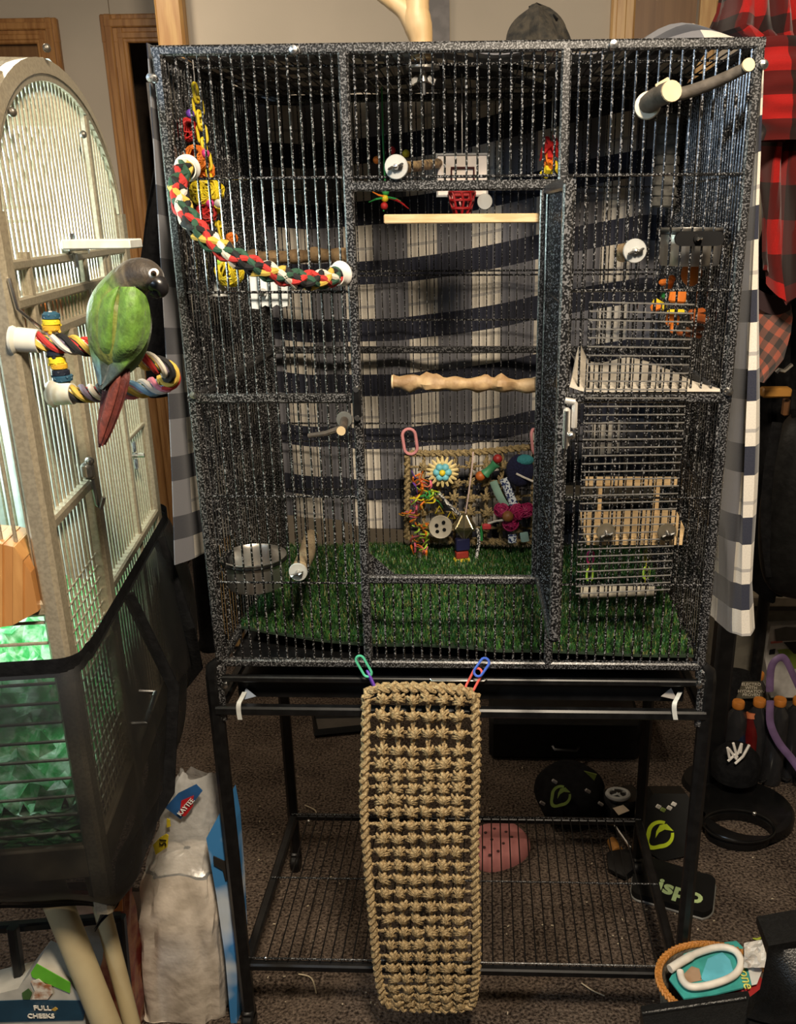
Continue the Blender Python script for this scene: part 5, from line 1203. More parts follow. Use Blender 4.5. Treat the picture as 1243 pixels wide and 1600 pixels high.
obj('leg_cloth', MB().tube(smoothpath([V((-.405, .535, ZT+.012)), V((-.43, .585, ZT+.02)), V((-.44, .60, ZT-.08)), V((-.455, .61, ZT-.35)), pt(318, 760, Y=.62), pt(320, 860, Y=.62), pt(326, 940, Y=.62), pt(332, 1000, Y=.62), pt(334, 1014, Y=.62)], 5), [.010]*8+[.020]*6+[.026]*6+[.030]*15+[.034, .034, .034, .032, .026, .012], 12), BLKC, tr_)
FLAN = plaid('red_black_buffalo_check', .092, .5, .092, .5, ((.42, .012, .010), (.10, .006, .005), (.095, .006, .005), (.006, .006, .005)))
FLIN = plaid('faded_check', .032, .5, .032, .5, ((.52, .14, .09), (.20, .10, .08), (.20, .10, .08), (.055, .055, .055)))
yj = .55
Lj = [(1130, -40), (1118, 20), (1106, 48), (1140, 62), (1172, 74), (1186, 130), (1192, 180), (1186, 250), (1186, 330), (1184, 400), (1185, 420)]
Rj = [(1250, -40), (1262, 20), (1270, 60), (1275, 100), (1280, 140), (1285, 190), (1285, 240), (1285, 300), (1285, 360), (1285, 410), (1285, 440)]
def jk(u, v):
    f = v*10; i = min(9, int(f)); t_ = f-i; a = [Lj[i][c]+(Lj[i+1][c]-Lj[i][c])*t_ for c in (0, 1)]; b = [Rj[i][c]+(Rj[i+1][c]-Rj[i][c])*t_ for c in (0, 1)]
    dip = 48*max(0, 1-abs(u-.32)/.30)*max(0, (v-.86)/.14)
    p = pt(a[0]+(b[0]-a[0])*u, a[1]+(b[1]-a[1])*u+dip, Y=yj)
    return p+V((0, -.045*math.sin(math.pi*min(1, u*1.3))+.016*math.sin(u*15+v*5)+.012*math.sin(u*27-v*8), 0))
jt = thing('flannel_jacket', 'red and black buffalo check flannel jacket hanging at upper right', 'jacket', pt(1220, 470, Y=yj))
obj('jacket_body', MB().grid(44, 60, jk, lambda u, v: (.20*u+.03*v, .62*v+.02*u), thick=.006), FLAN, jt)
def sl(u, v):
    a = 2*math.pi*u; p = pt(1216+6*math.sin(v*2), 60+v*160, Y=yj-.085); r = .030+.012*math.sin(v*math.pi)
    return p+V((r*1.25*math.cos(a)*(1+.12*math.sin(v*26)), r*math.sin(a)*(1+.1*math.sin(v*31)), 0))
obj('sleeve', MB().grid(24, 30, sl, lambda u, v: (.24*u, .2*v+.3)), FLAN, jt)
lt_ = thing('checked_lining', 'faded pink check lining cloth hanging under the flannel jacket', 'cloth', pt(1205, 600, Y=yj+.05))
Ll = [(1186, 470), (1183, 500), (1181, 540), (1182, 570), (1184, 597)]; Rl = [(1232, 470), (1236, 495), (1233, 520), (1222, 560), (1192, 597)]
def lnf(u, v):
    f = v*4; i = min(3, int(f)); t_ = f-i
    return pt(*(Ll[i][c]+(Ll[i+1][c]-Ll[i][c])*t_+((Rl[i][c]+(Rl[i+1][c]-Rl[i][c])*t_)-(Ll[i][c]+(Ll[i+1][c]-Ll[i][c])*t_))*u for c in (0, 1)), Y=yj+.05-.02*math.sin(u*3))
obj('lining_cloth', MB().grid(20, 24, lnf, lambda u, v: (.06*u+.11*v, .13*v-.05*u), thick=.003), FLIN, lt_)
obj('dark_facing', MB().grid(12, 10, lambda u, v: pt(1184+50*u, 452+30*v+10*math.sin(u*3), Y=yj+.03), thick=.003), C('maroon_facing', .028, .012, .014, .9), lt_)
hr = thing('coat_rack', 'black coat rack post with wooden peg behind the hanging jacket', 'coat rack', (pt(1225, 600, Y=.75).x, .75, 0))
rx = pt(1268, 300, Y=.95).x
obj('rack_post', MB().cyl((rx, .95, 0.02), (rx, .95, 1.95), .016), BLKM, hr); obj('rack_foot', MB().lathe([(0, .0), (.14, 0), (.13, .02), (0, .03)], (rx, .95, 0), 24), BLKM, hr)
a, b = pt(1188, 614, Y=.74), pt(1234, 611, Y=.74); obj('wooden_peg', MB().box((a+b)/2, ((b-a).length, .03, .022), bev=.004), C('amber_peg', .36, .17, .03), hr)
a, b = pt(1226, 622, Y=.76), pt(1228, 650, Y=.76); obj('wooden_peg', MB().box((a+b)/2, (.014, .02, .04), bev=.003), C('dark_peg', .12, .05, .015), hr)
obj('rack_hook', MB().tube([pt(1212, 582, Y=.74), pt(1216, 578, Y=.74), pt(1224, 580, Y=.74), pt(1236, 570, Y=.75)], .005, 6), CHROME, hr)
for px in (1200, 1260): q = pt(px, 40, Y=.62); obj('rack_arm', MB().tube([V((rx, .95, 1.80)), V((q.x, .62, 1.84)), V((q.x, .58, 1.88))], .008, 8), BLKM, hr)
ycz = .90
def coat(u, v):
    p = pt(1176+95*u, 430+500*v, Y=ycz); return p+V((0, .035*math.sin(u*10+v*2)+.02*math.sin(u*23), 0))
co_ = thing('added_coat', 'long black coat hanging on the rack behind the checked lining', 'coat', pt(1220, 930, Y=ycz))  # black sheet added to darken the lit wall behind it
obj('coat_cloth', MB().grid(36, 40, coat, thick=.004), BLKC, co_)
obj('coat_collar', MB().tube([pt(1190, 436, Y=ycz), V((rx-.03, .93, 1.80)), V((rx, .94, 1.84))], [.03, .02, .008], 8), BLKC, co_)
# black backpack and mesh fan on the right
yp = .70
bpk = thing('backpack', 'bulging black backpack hanging at the right edge below wooden peg', 'backpack', pt(1225, 930, Y=yp))
c0 = pt(1262, 790, Y=yp); k = mpp(c0)
obj('bag_body', MB().grid(36, 24, lambda u, v: c0+V((74*k*math.cos(2*math.pi*u)*math.sin(math.pi*v)**.5*(1+.04*math.sin(8*math.pi*u)), .10*math.sin(2*math.pi*u)*math.sin(math.pi*v)**.5, 150*k*math.cos(math.pi*v)))), M('black_nylon', (.0035, .0035, .0035), .5, 0, (.006, .006, .006), 40, bump=.3, spec=.25), bpk)
for k_ in range(9): 
    zc = pt(1240, 820+k_*11, Y=yp).z; obj('mesh_rib', MB().tube([V((c0.x-.055+.004*k_, yp-.075, zc+.008)), V((c0.x-.02, yp-.103, zc)), V((c0.x+.03, yp-.11, zc-.006))], .002, 5), BLK, bpk)
obj('strap', MB().tube(smoothpath([pt(1214, 660, Y=yp-.05), pt(1200, 740, Y=yp-.06), pt(1196, 820, Y=yp-.05), pt(1204, 900, Y=yp-.04)], 5), .012, 8, flat=.4), BLKC, bpk)
obj('strap_loop', MB().tube([pt(1240, 612, Y=.735), pt(1238, 640, Y=yp-.02), pt(1244, 668, Y=yp)], .006, 6), BLKC, bpk)
# low taupe bench with parcels, drinks and cables
yq = 1.05
xq0, xq1 = pt(1150, 1000, Y=yq).x, 1.75; zq = pt(1215, 928, Y=yq).z; zq2 = pt(1215, 944, Y=yq).z
bn = thing('low_cabinet', 'low taupe cabinet with pale top edge at the right behind drinks', 'cabinet', ((xq0+xq1)/2, yq+.2, 0))
obj('body', MB().box(((xq0+xq1)/2, yq+.22, zq2/2), (xq1-xq0, .40, zq2), bev=.004), C('taupe_paint', .105, .095, .075, .7), bn)
obj('top', MB().box(((xq0+xq1)/2, yq+.20, (zq+zq2)/2), (xq1-xq0+.02, .44, zq-zq2), bev=.004), C('pale_top', .30, .26, .20, .6), bn)
obj('shadow_strip', MB().box(((xq0+xq1)/2, yq+.01, zq2-.012), (xq1-xq0, .012, .02)), C('top_shade', .02, .018, .015), bn)  # solid dark strip standing in for the shade under the top
ya = .86; BX = thing('drink_multipack', 'printed multipack of sports drinks with orange caps on the floor at right', 'drinks pack', pt(1200, 1170, Y=ya))
kx = mpp(pt(1190, 1100, Y=ya)); bx0 = pt(1140, 1150, Y=ya).x; bx1 = bx0+.30; zb0 = .0
obj('carton', MB().prism([(bx0, ya, .002), (bx1, ya, .002), (bx1, ya, .11), (bx0, ya, .10)], (0, .20, 0)), C('carton_grey', .055, .05, .042, .5), BX, False)
pn_ = [pt(x, y, Y=ya+.02) for x, y in ((1150, 1092), (1197, 1090), (1186, 1066), (1160, 1066))]
obj('print_panel', MB().prism(pn_, (0, .004, 0)), C('panel_olive', .10, .09, .065), BX, False)
for i, w_ in enumerate(('PROVEN', 'HYDRATION', 'WITH', 'ELECTRO')):
    text('lettering', w_, .0125, pt(1173, 1086-i*5.5, Y=ya+.016), (1, 0, 0), (0, 0, 1), C('print_bone', .60, .55, .45), BX, depth=.0003)
for tx, px in (('18', 1222), ('12', 1240)):
    p = pt(px, 1135, Y=ya-.003); obj('number_patch', MB().box(p, (.022, .002, .030)), BLK, BX, False); text('lettering', tx, .018, p+V((0, -.003, .003)), (1, 0, 0), (0, 0, 1), C('print_white', .8, .8, .76), BX, depth=.0003)
    text('lettering', 'PACK' if tx == '18' else 'FL OZ', .006, p+V((0, -.003, -.010)), (1, 0, 0), (0, 0, 1), C('print_white', .8, .8, .76), BX, depth=.0003)
CAPO = C('orange_cap', .42, .15, .025, .4); 
for i, (px, py, liq, yy, where) in enumerate(((1153, 1101, C('dark_drink', .02, .02, .022, .15), ya-.03, 'leftmost near the cage'), (1186, 1098, C('dark_drink', .02, .02, .022, .15), ya-.03, 'beside the purple strap'), (1218, 1097, C('dark_drink', .02, .02, .022, .15), ya-.05, 'right of the purple strap'), (1184, 1056, C('smoky_drink', .03, .025, .025, .15), ya+.12, 'at the back of pack'), (1248, 1096, C('dark_drink', .02, .02, .022, .15), ya-.03, 'at the right picture edge'))):
    p = pt(px, py, Y=yy); t = thing('drink_bottle', 'dark sports drink bottle with orange cap, '+where, 'bottle', V((p.x, p.y, .005)), 'sports drink bottles')
    obj('bottle_body', MB().lathe([(0, .005), (.028, .005), (.030, .02), (.030, max(.05, p.z-.055)), (.026, p.z-.03), (.014, p.z-.012), (.013, p.z)], (p.x, p.y, 0), 18), liq, t)
    obj('cap', MB().lathe([(.0155, -.008), (.0165, -.006), (.0165, .008), (.0150, .011), (0, .011)], p, 20), CAPO, t)
for i, (px, py, c1, lab) in enumerate(((1174, 1118, C('red_drink', .09, .006, .006, .2), 'red drink bottle with orange label lying against the pack'), (1154, 1130, C('blue_drink', .008, .015, .035, .2), 'blue drink bottle with orange label lying against the pack'))):
    p = pt(px, py, Y=ya-.035); t = thing('drink_bottle', lab, 'bottle', V((p.x, p.y, .03)), 'sports drink bottles')
    obj('bottle_body', MB().tube([p, p+V((0, -.004, -.02)), p+V((.002, -.008, -.05)), V((p.x, p.y-.012, .03))], [.013, .018, .020, .020], 16), c1, t)
    obj('label', MB().tube([p+V((0, .002, .008)), p+V((0, -.003, -.006))], .0155, 16), C('label_orange', .55, .16, .06), t)
ps = thing('purple_strap', 'curved purple strap looped over the drinks pack', 'strap', pt(1235, 1200, Y=ya-.08))
obj('strap', MB().tube(smoothpath([pt(1202, 1080, Y=ya-.07), pt(1204, 1045, Y=ya-.07), pt(1213, 1030, Y=ya-.07), pt(1226, 1030, Y=ya-.06), pt(1240, 1058, Y=ya-.05), pt(1250, 1080, Y=ya-.04)], 5), .010, 8, flat=.45), C('lilac_strap', .14, .085, .19, .6), ps)
obj('strap_tail', MB().tube(smoothpath([pt(1203, 1095, Y=ya-.08), pt(1203, 1130, Y=ya-.09), pt(1216, 1160, Y=ya-.10), pt(1236, 1185, Y=ya-.11), pt(1250, 1205, Y=ya-.12)], 5), .010, 8, flat=.45), C('lilac_strap', .14, .085, .19, .6), ps)
yr = yq-.01
pk = thing('printed_box', 'white product box with green leaf picture against the low cabinet', 'box', V((pt(1230, 1040, Y=yr).x, yr, 0)))
obj('card', MB().prism([pt(x, y, Y=yr) for x, y in ((1195, 1032), (1203, 978), (1260, 976), (1260, 1090), (1204, 1090))], (0, .03, 0)), C('box_white', .42, .40, .38, .5), pk, False)
for nm, pts_, m in (('grey_picture', ((1210, 984), (1228, 980), (1260, 982), (1260, 1000), (1212, 1002)), C('picture_grey', .06, .055, .05)), ('leaf_picture', ((1214, 1016), (1230, 1014), (1260, 1030), (1260, 1046), (1232, 1044)), C('picture_leaf', .16, .22, .03)), ('dark_picture', ((1224, 1004), (1260, 1002), (1260, 1020), (1240, 1022)), BLK), ('black_square', ((1202, 1016), (1211, 1014), (1210, 1022), (1201, 1023)), BLK), ('red_line', ((1204, 1003), (1222, 1001), (1222, 1004), (1204, 1006)), C('picture_red', .40, .10, .08))):
    obj(nm, MB().prism([pt(x, y, Y=yr-.003) for x, y in pts_], (0, .002, 0)), m, pk, False)
# dark bin bag shape and cap with NY monogram
bgk = thing('black_bag', 'lumpy black cloth bag slumped before the low cabinet', 'bag', pt(1150, 1070, Y=.95))
c0 = pt(1152, 1040, Y=.95); k = mpp(c0)
obj('bag_body', MB().grid(30, 20, lambda u, v: c0+V((38*k*math.cos(2*math.pi*u)*math.sin(math.pi*v)**.6*(1+.12*math.sin(6*math.pi*u+4*v)), .06*math.sin(2*math.pi*u)*math.sin(math.pi*v)**.6, c0.z*-.5+70*k*math.cos(math.pi*v)))), BLKC, bgk)
yh = .80
cp_ = thing('baseball_cap', 'black baseball cap with white monogram lying by the cables', 'cap', pt(1150, 1184, Y=.74)-V((0, 0, .06)))
cc = pt(1150, 1184, Y=.74); k = mpp(cc)
obj('crown', MB().lathe([(.062, -.05), (.064, -.02), (.058, .008), (.038, .028), (.012, .037), (0, .038)], cc, 28), BLKC, cp_)
obj('brim', MB().grid(20, 6, lambda u, v: cc+V(((.061+.05*v)*math.cos(math.pi*(.25+.5*u)), (.061+.05*v)*math.sin(math.pi*(.25+.5*u)), -.048+.01*math.sin(math.pi*u))), thick=.003), BLKC, cp_)
fq = cc+V((-.004, -.066, -.008)); WB = C('monogram_white', .80, .76, .70, .6)
kk = mpp(fq); mono = MB()
for seg in (((1136, 1168), (1139, 1184)), ((1145, 1161), (1151, 1183)), ((1137, 1189), (1149, 1178)), ((1152, 1178), (1158, 1162)), ((1158, 1162), (1156, 1176)), ((1148, 1193), (1160, 1182)), ((1160, 1182), (1170, 1164)), ((1138, 1170), (1150, 1186))):
    mono.tube([pt(*seg[0], Y=fq.y), pt(*seg[1], Y=fq.y)], .0035, 6)
obj('monogram', mono, WB, cp_)
# cables on the floor
for i in range(7):
    rnd = random.Random(i); q = [pt(1140+rnd.uniform(0, 40), 1195+rnd.uniform(0, 15), Z=.006)]
    for j in range(5): q.append(pt(1170+j*20+rnd.uniform(-12, 12), 1200+rnd.uniform(-12, 26), Z=.006+rnd.uniform(0, .02)))
    tag(obj('cable', MB().tube(smoothpath(q, 5), .0032, 6), BLK, None, origin=q[0]), 'thin black cable tangled on the floor beside the cap at right', 'cable', 'tangled black cables')
# round black base and ring
rb = thing('ring_base', 'glossy black ring shaped stand base lying on the carpet at right', 'ring', pt(1160, 1330, Z=0))
oc, orx = pt(1164, 1272, Z=0), .118
ic, irx, iry = pt(1152, 1306, Z=0), .082, .060
NR = 48; mb = MB(); lay = []
for k_ in range(NR):
    a = 2*math.pi*k_/NR; o_ = V((oc.x+orx*math.cos(a), oc.y+orx*1.02*math.sin(a), 0)); i_ = V((ic.x+irx*math.cos(a), ic.y+iry*math.sin(a), 0))
    lay.append([o_+V((0, 0, .001)), o_+V((0, 0, .022)), o_.lerp(i_, .12)+V((0, 0, .030)), o_.lerp(i_, .85)+V((0, 0, .030)), i_+V((0, 0, .022)), i_+V((0, 0, .001))])
vs = [p_ for l_ in lay for p_ in l_]; fs = [(k_*6+j, ((k_+1) % NR)*6+j, ((k_+1) % NR)*6+(j+1) % 6, k_*6+(j+1) % 6) for k_ in range(NR) for j in range(6)]
obj('ring', mb.add(vs, fs), M('glossy_black', (.005, .005, .005), .25, spec=.35), rb)
obj('inner_lip', MB().tube([V((ic.x+irx*1.06*math.cos(2*math.pi*i/36), ic.y+iry*1.06*math.sin(2*math.pi*i/36), .030)) for i in range(36)], .0035, 6, closed=True), M('glossy_black', (.005, .005, .005), .25, spec=.35), rb)
obj('screw', MB().sph(pt(1178, 1271, Z=.03), .006), CHROME, rb)
ft = thing('pedestal_post', 'thick black pedestal post standing between cage leg and ring base', 'post', pt(1110, 1230, Z=0))
pp_ = pt(1108, 1225, Z=0); obj('post', MB().box(pp_+V((0, 0, .25)), (.05, .05, .50), bev=.008), BLK, ft); obj('foot', MB().lathe([(0, 0), (.075, 0), (.07, .018), (0, .022)], pp_, 28), BLK, ft)
# ================================================================ fitness gear under and beside the stand
LG = C('lime_print', .58, .74, .02, .5)
def leaf_logo(par, c, rt, up, s, name='leaf_logo', mat=None):
    """open droplet: thick curl round a pointed leaf"""
    B = basis(rt, up); outer = []; inner = []
    for i in range(33):
        a = math.radians(70+300*i/32); ro = 1.0+(.42 if abs(math.degrees(a)-225) < 1 else .42*math.exp(-((math.degrees(a)-228)/26)**2)); 
        wdt = .34*(1-.35*abs(i/32-.5)*2)
        outer.append((ro*math.cos(a), ro*math.sin(a))); inner.append(((ro-wdt)*math.cos(a), (ro-wdt)*math.sin(a)))
    mb = MB()
    for i in range(32):
        q = [outer[i], outer[i+1], inner[i+1], inner[i]]; mb.prism([V(c)+B@V((x*s, y*s, .0)) for x, y in q], B@V((0, 0, .001)))
    lf = [(.95, .30), (.45, .78), (-.05, .66), (-.30, .20), (-.36, -.30), (-.10, .12), (.30, .36)]
    mb.prism([V(c)+B@V((x*s, y*s, .0005)) for x, y in lf], B@V((0, 0, .001)))
    return obj(name, mb, mat or LG, par, False)
wv = thing('black_exercise_box', 'black carton with large lime leaf logo behind right stand leg', 'box', pt(1050, 1345, Z=0))
yv = .42; P_ = [pt(x, y, Y=yv) for x, y in ((1002, 1268), (1022, 1330), (1040, 1345), (1082, 1330), (1090, 1268), (1075, 1262))]
bxp = [pt(1000, 1330, Z=0), pt(1082, 1345, Z=0)]
nrm = V((.0, -.88, .48))
B0 = pt(1045, 1348, Z=.0); upv = V((0, .42, .90)).normalized(); rtv = V((1, -.08, 0)).normalized()
wpx = mpp(B0)
def FB(px, py): return ptp(px, py, B0, rtv.cross(upv))
pg = [FB(x, y) for x, y in ((1003, 1262), (1004, 1300), (1012, 1330), (1034, 1346), (1068, 1338), (1082, 1310), (1086, 1262), (1072, 1240), (1020, 1240))]
obj('carton_body', MB().prism(pg, -rtv.cross(upv)*.10), C('carton_black', .005, .005, .0045, .5, spec=.3), wv, False)
leaf_logo(wv, FB(1031, 1303)+rtv.cross(upv)*.002, rtv, upv, 21*mpp(FB(1031, 1303)))
for px, py, m in ((1035, 1265, C('sticker_lime', .25, .34, .08)), (1045, 1262, WHT), (1052, 1256, WHT), (1028, 1260, WHT)): obj('sticker', MB().box(FB(px, py)+rtv.cross(upv)*.003, (.012, .004, .010), rotm('Y', .5), bev=.001), m, wv)
yo = .75
bg2 = thing('black_gear_bag', 'black gear bag with lime leaf logo lying behind the stand shelf', 'bag', pt(890, 1275, Z=0))
c0 = pt(890, 1240, Z=.06); k = mpp(c0)
obj('bag_body', MB().grid(36, 18, lambda u, v: c0+V((54*k*math.cos(2*math.pi*u)*math.sin(math.pi*v)**.5*(1+.06*math.sin(10*math.pi*u)), .11*math.sin(2*math.pi*u)*math.sin(math.pi*v)**.5, .056*math.cos(math.pi*v)))), BLKC, bg2)
tp = V((0, .55, .83)).normalized()
leaf_logo(bg2, pt(876, 1243, Y=c0.y-.095), (1, 0, 0), tp, 15*k, mat=C('dim_lime_print', .22, .30, .05))
obj('lime_corner', MB().prism([pt(x, y, Y=c0.y-.06) for x, y in ((912, 1205), (932, 1210), (928, 1220), (922, 1214))], (0, .002, 0)), C('dim_lime_print', .22, .30, .05), bg2, False)
for px, py in ((847, 1255), (866, 1221), (918, 1236), (938, 1256)): obj('buckle', MB().box(pt(px, py, Y=c0.y-.10), (.014, .006, .007), rotm('Y', .6), bev=.001), C('grey_buckle', .30, .28, .26), bg2)
pdp = thing('black_pad', 'black foam pad printed with lime lettering lying right of stand leg', 'pad', pt(1070, 1430, Z=0))
zpad = .02; pp2 = []
for cxp, cyp, a0 in ((1010, 1350, 100), (1098, 1378, 10), (1094, 1412, -80), (1006, 1385, 190)):
    for i in range(6): a = math.radians(a0+80-80*i/5); pp2.append(pt(cxp+20*math.cos(a), cyp-14*math.sin(a), Z=zpad))
obj('pad_body', MB().prism(pp2, (0, 0, -.018)), C('pad_black', .004, .004, .004, .7, spec=.2), pdp, False)
obj('pad_edge', MB().tube([p_-V((0, 0, .018)) for p_ in pp2], .003, 5, closed=True), C('pad_grey_edge', .14, .14, .13), pdp)
o_, r_ = pt(1062, 1393, Z=zpad+.001), pt(1092, 1404, Z=zpad+.001)-pt(1032, 1386, Z=zpad+.001)
text('lettering', 'ispo', .062, o_, r_, V((0, 0, 1)).cross(r_), C('pale_lime_print', .45, .60, .28), pdp, bold=.002)
dk = thing('phone_dock', 'black device with white label beside rear right stand leg', 'device', pt(970, 1275, Z=0))
obj('body', MB().box(pt(972, 1262, Z=.045), (.10, .09, .08), rotm('Z', .3), bev=.012), BLK, dk)
obj('label', MB().prism([pt(x, y, Z=.088) for x, y in ((957, 1263), (973, 1258), (983, 1267), (966, 1274))], (0, 0, .001)), C('label_cream', .55, .45, .33), dk, False)
hs = thing('grey_hub', 'round grey plastic hub resting on the black device', 'hub', pt(965, 1242, Z=.09))
obj('hub_ring', MB().torus(pt(965, 1241, Z=.10), .026, .006, n=24, sy=.8), C('hub_grey', .38, .38, .36), hs); obj('hub_core', MB().lathe([(0, -.012), (.024, -.010), (.016, .004), (.006, .008), (0, .008)], pt(965, 1241, Z=.10), 16), BLK, hs)
for k_ in range(4): a = k_*math.pi/2+.5; obj('hub_spoke', MB().cyl(pt(965, 1241, Z=.106), pt(965, 1241, Z=.10)+V((.026*math.cos(a), .022*math.sin(a), 0)), .0035, n=6), C('hub_grey', .38, .38, .36), hs)
sc = thing('scraper', 'dark blade tool with orange wooden handle by the right shelf rail', 'tool', pt(968, 1330, Z=.01))
a, b = pt(955, 1314, Z=.015), pt(965, 1332, Z=.015); obj('handle', MB().tube([a, b], [.012, .015], 10), C('orange_handle', .34, .15, .03), sc)
obj('blade', MB().tube([b, pt(975, 1352, Z=.015), pt(990, 1362, Z=.015)], [.03, .045, .035], 10, flat=.3), BLK, sc); obj('rod', MB().cyl(pt(960, 1290, Z=.04), pt(985, 1325, Z=.03), .004, n=8), CHROME, sc)
bk2 = thing('black_storage_case', 'long black storage case lying far behind the stand', 'case', pt(880, 1185, Z=0))
a, b = pt(764, 1182, Z=0), pt(1000, 1196, Z=0); obj('case_body', MB().box(V(((a.x+b.x)/2, (a.y+b.y)/2+.12, .065)), ((b-a).length, .24, .13), bev=.012), BLK, bk2)
obj('latch', MB().box(pt(884, 1192, Y=(a.y+b.y)/2-.002), (.03, .01, .012), bev=.002), CHROME, bk2); obj('handle', MB().tube([pt(862, 1164, Y=a.y-.01), pt(866, 1172, Y=a.y-.03), pt(900, 1174, Y=a.y-.03), pt(905, 1166, Y=a.y-.01)], .006, 6), BLK, bk2)
pil = thing('pink_pouch', 'small pink spotted pouch lying under the stand beside the seagrass mat', 'pouch', pt(785, 1345, Z=0))
c0 = pt(780, 1316, Z=.03); k = mpp(c0)
PK = [(742, 1296), (775, 1288), (806, 1290), (826, 1310), (822, 1326), (800, 1340), (765, 1348), (742, 1336)]
pkp = [pt(x, y, Z=.028) for x, y in PK]; pcn = sum(pkp, V((0, 0, 0)))/len(pkp)
mb = MB(); lay = [(1.0, .0), (1.04, .012), (1.0, .028), (.86, .040), (.5, .046)]; nn = 32; sm_ = smoothpath(pkp, 4, True); nn = len(sm_)
vs = [V((pcn.x+(p_.x-pcn.x)*s, pcn.y+(p_.y-pcn.y)*s, z)) for s, z in lay for p_ in sm_]+[V((pcn.x, pcn.y, .047))]
fs = [(i*nn+j, i*nn+(j+1) % nn, (i+1)*nn+(j+1) % nn, (i+1)*nn+j) for i in range(len(lay)-1) for j in range(nn)]+[((len(lay)-1)*nn+j, (len(lay)-1)*nn+(j+1) % nn, len(vs)-1) for j in range(nn)]
obj('pouch_body', mb.add(vs, fs), M('pink_fabric', (.52, .20, .19), .8, 0, (.46, .17, .165), 40), pil)
for px, py in ((758, 1301), (772, 1295), (790, 1300), (768, 1312), (786, 1318), (756, 1324), (778, 1330), (765, 1336), (799, 1308)): obj('spot', MB().lathe([(0, .002), (.004, .001), (.004, 0)], pt(px, py, Z=.046), 8), C('pouch_spot', .06, .02, .02), pil)
obj('zip_pull', MB().torus(pt(792, 1344, Z=.012), .010, .002, n=14, k=6, M=rotm('X', .6)), C('grey_zip', .25, .24, .22), pil)
fr_ = thing('picture_frame', 'dark framed tray lying far back under the cage base', 'frame', pt(530, 1148, Z=0))
q = [pt(x, y, Z=.01) for x, y in ((494, 1146), (570, 1138), (570, 1118), (490, 1120))]
obj('frame_bar', MB().tube(q, .014, 4, closed=True), BLK, fr_, False); obj('frame_panel', MB().prism(q, (0, 0, -.004)), C('dim_panel', .07, .06, .05), fr_, False)
# ================================================================ basket and leather chair at the lower right
bs = thing('wicker_basket', 'oval wicker basket with orange rim on the carpet at lower right', 'basket', pt(1110, 1600, Z=0))
zb = .235; bc = (pt(1030, 1535, Z=zb)+pt(1205, 1530, Z=zb))/2; rx_ = (pt(1205, 1530, Z=zb)-pt(1030, 1535, Z=zb)).length/2; ry_ = rx_*.95
obj('basket_wall', MB().lathe([(rx_*.80, -zb+.004), (rx_*.92, -.06), (rx_*.98, -.004), (rx_*.95, -.004), (rx_*.88, -.06), (rx_*.76, -zb+.012), (0, -zb+.012)], bc, 40, sy=.85), M('grey_wicker', (.20, .17, .13), .8, 0, (.12, .10, .075), 90, 2, bump=.7), bs)
obj('basket_rim', plait([bc+V((rx_*math.cos(2*math.pi*i/40), rx_*.85*math.sin(2*math.pi*i/40), 0)) for i in range(40)], .007, .024, None, .004, True), C('orange_wicker', .42, .17, .03, .6), bs)
pkg = thing('chew_toy_package', 'teal pet chew package with white curved bone lying in wicker basket', 'package', bc-V((0, 0, .02)))
zk = zb-.002; card = [pt(x, y, Z=zk) for x, y in ((1068, 1490), (1110, 1475), (1150, 1470), (1160, 1480), (1176, 1538), (1160, 1543), (1110, 1555), (1068, 1560), (1045, 1530))]
ZC = lambda x, y, dz=0: pt(x, y, Z=zk+dz)
obj('card', MB().prism(card, (0, 0, -.003)), C('teal_card', .05, .33, .30, .35), pkg, False)
obj('blue_print', MB().prism([ZC(x, y, .001) for x, y in ((1094, 1530), (1105, 1498), (1128, 1488), (1140, 1500), (1145, 1518), (1110, 1538))], (0, 0, .0006)), C('aqua_print', .12, .45, .55, .35), pkg, False)
obj('brown_print', MB().prism([ZC(x, y, .001) for x, y in ((1064, 1526), (1080, 1510), (1092, 1514), (1096, 1532), (1076, 1536))], (0, 0, .0006)), C('tan_print', .34, .22, .14, .4), pkg, False)
obj('white_bone', MB().tube(smoothpath([ZC(1046, 1514, .012), ZC(1068, 1500, .014), ZC(1092, 1488, .012), ZC(1124, 1480, .012), ZC(1148, 1486, .012), ZC(1157, 1504, .012), ZC(1146, 1524, .012), ZC(1112, 1538, .012), ZC(1080, 1542, .012), ZC(1066, 1532, .012), ZC(1062, 1518, .012)], 5), [.0075]*8+[.0062]*43, 10), C('bone_white', .72, .66, .58, .5), pkg)
obj('hang_tab', MB().prism([ZC(x, y, .001) for x, y in ((1160, 1482), (1192, 1512), (1182, 1538), (1174, 1540))], (0, 0, .001)), C('tab_white', .66, .64, .60, .4), pkg, False)
obj('tab_hole', MB().prism([ZC(x, y, .003) for x, y in ((1173, 1504), (1177, 1504), (1179, 1512), (1175, 1512))], (0, 0, .0008)), BLK, pkg, False)
text('lettering', 'bone', .026, ZC(1164, 1526, .003), ZC(1170, 1540)-ZC(1162, 1514), V((0, 0, 1)).cross(ZC(1170, 1540)-ZC(1162, 1514)), C('print_yellow', .70, .66, .15), pkg)
wrp = thing('white_wrapper', 'crumpled white wrapper behind the teal package in basket', 'wrapper', ZC(1185, 1490))
rnd = random.Random(4); obj('wrapper_sheet', MB().grid(8, 8, lambda u, v: ZC(1162+42*u, 1474+38*v-8*u*(1-v), .012+rnd.uniform(0, .012)), thick=.001), C('wrapper_white', .60, .57, .53, .5), wrp, False)
rdb = tag(obj('red_packet', MB().box(ZC(1178, 1550, -.02), (.05, .05, .025), rotm('Z', .4), bev=.004), C('packet_red', .30, .02, .02, .4), None, origin=ZC(1178, 1550, -.03)), 'small red packet tucked under the package in basket', 'packet')
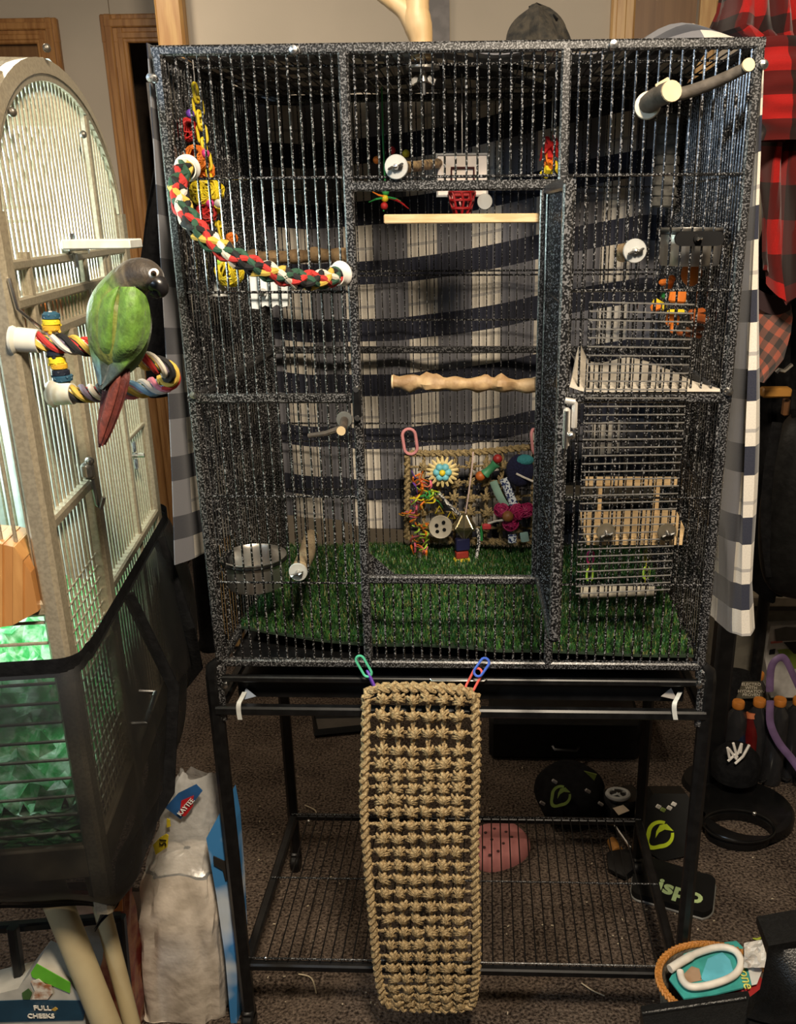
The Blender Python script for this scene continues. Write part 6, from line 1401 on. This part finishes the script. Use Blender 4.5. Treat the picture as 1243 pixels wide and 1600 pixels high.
lt2 = tag(obj('leaf_scrap', MB().tube([pt(1176, 1466, Z=.006), pt(1183, 1468, Z=.010), pt(1190, 1464, Z=.006)], [.002, .005, .002], 6, flat=.4), C('lime_scrap', .45, .55, .06), None, origin=pt(1183, 1468, Z=0)), 'lime green scrap on the carpet beside basket', 'scrap')
ch = thing('leather_chair', 'black leather chair seat and arm at the bottom right corner', 'chair', pt(1150, 1640, Y=-.16))
yc0 = -.33
seat = [pt(x, y, Y=yc0) for x, y in ((1000, 1572), (1168, 1548), (1182, 1600), (1178, 1680), (998, 1680))]
obj('seat_frame', MB().prism(seat, (0, -.10, 0)), M('black_leather', (.004, .004, .004), .34, 0, (.006, .006, .006), 200, 2, bump=.25, spec=.3), ch, False)
obj('seat_piping', MB().cyl(pt(1003, 1584, Y=yc0-.104), pt(1165, 1560, Y=yc0-.104), .0028, n=8), M('black_leather', (.008, .008, .008), .32), ch)
obj('arm', MB().grid(20, 20, lambda u, v: (lambda a, b: a+(b-a)*u)(pt(1166+34*v**.5, 1590-130*v+18*v*v, Y=yc0-.06), pt(1290, 1590-128*v, Y=yc0-.06))+V((0, -.04*math.sin(math.pi*u)*math.sin(math.pi*min(1, v+.1)), 0)), thick=.05), M('black_leather', (.008, .008, .008), .32), ch)
obj('arm_lower', MB().prism([pt(x, y, Y=yc0-.05) for x, y in ((1166, 1586), (1290, 1586), (1290, 1690), (1160, 1690))], (0, -.06, 0)), M('black_leather', (.008, .008, .008), .32), ch, False)
# crumbs and straws on the carpet
rnd = random.Random(12); hm_ = MB()
for i in range(90):
    px, py = rnd.uniform(395, 1230), rnd.uniform(1190, 1600); p = pt(px, py, Z=.006); a = rnd.uniform(0, 3.1)
    hm_.box(p, (rnd.uniform(.002, .006), .002, .002), rotm('Z', a))
o = obj('seed_husks', hm_, C('husk_tan', .50, .42, .30, .8), None, False, origin=pt(800, 1500, Z=0), kind='stuff'); tag(o, 'scattered pale seed husks and crumbs on the brown carpet', 'crumbs')
for i, (q, lab) in enumerate((([(466, 1522), (486, 1528), (494, 1552)], 'curled straw on the carpet in front of the stand shelf'), ([(908, 1536), (926, 1548), (944, 1556)], 'thin pale straw on the carpet right of the hanging mat'), ([(476, 1258), (492, 1266), (494, 1276)], 'short straw behind the stand shelf on the left'))):
    tag(obj('straw', MB().tube(smoothpath([pt(x, y, Z=.008) for x, y in q], 4), .0016, 5), C('straw_tan', .46, .38, .26), None, origin=pt(*q[1], Z=0)), lab, 'straw')
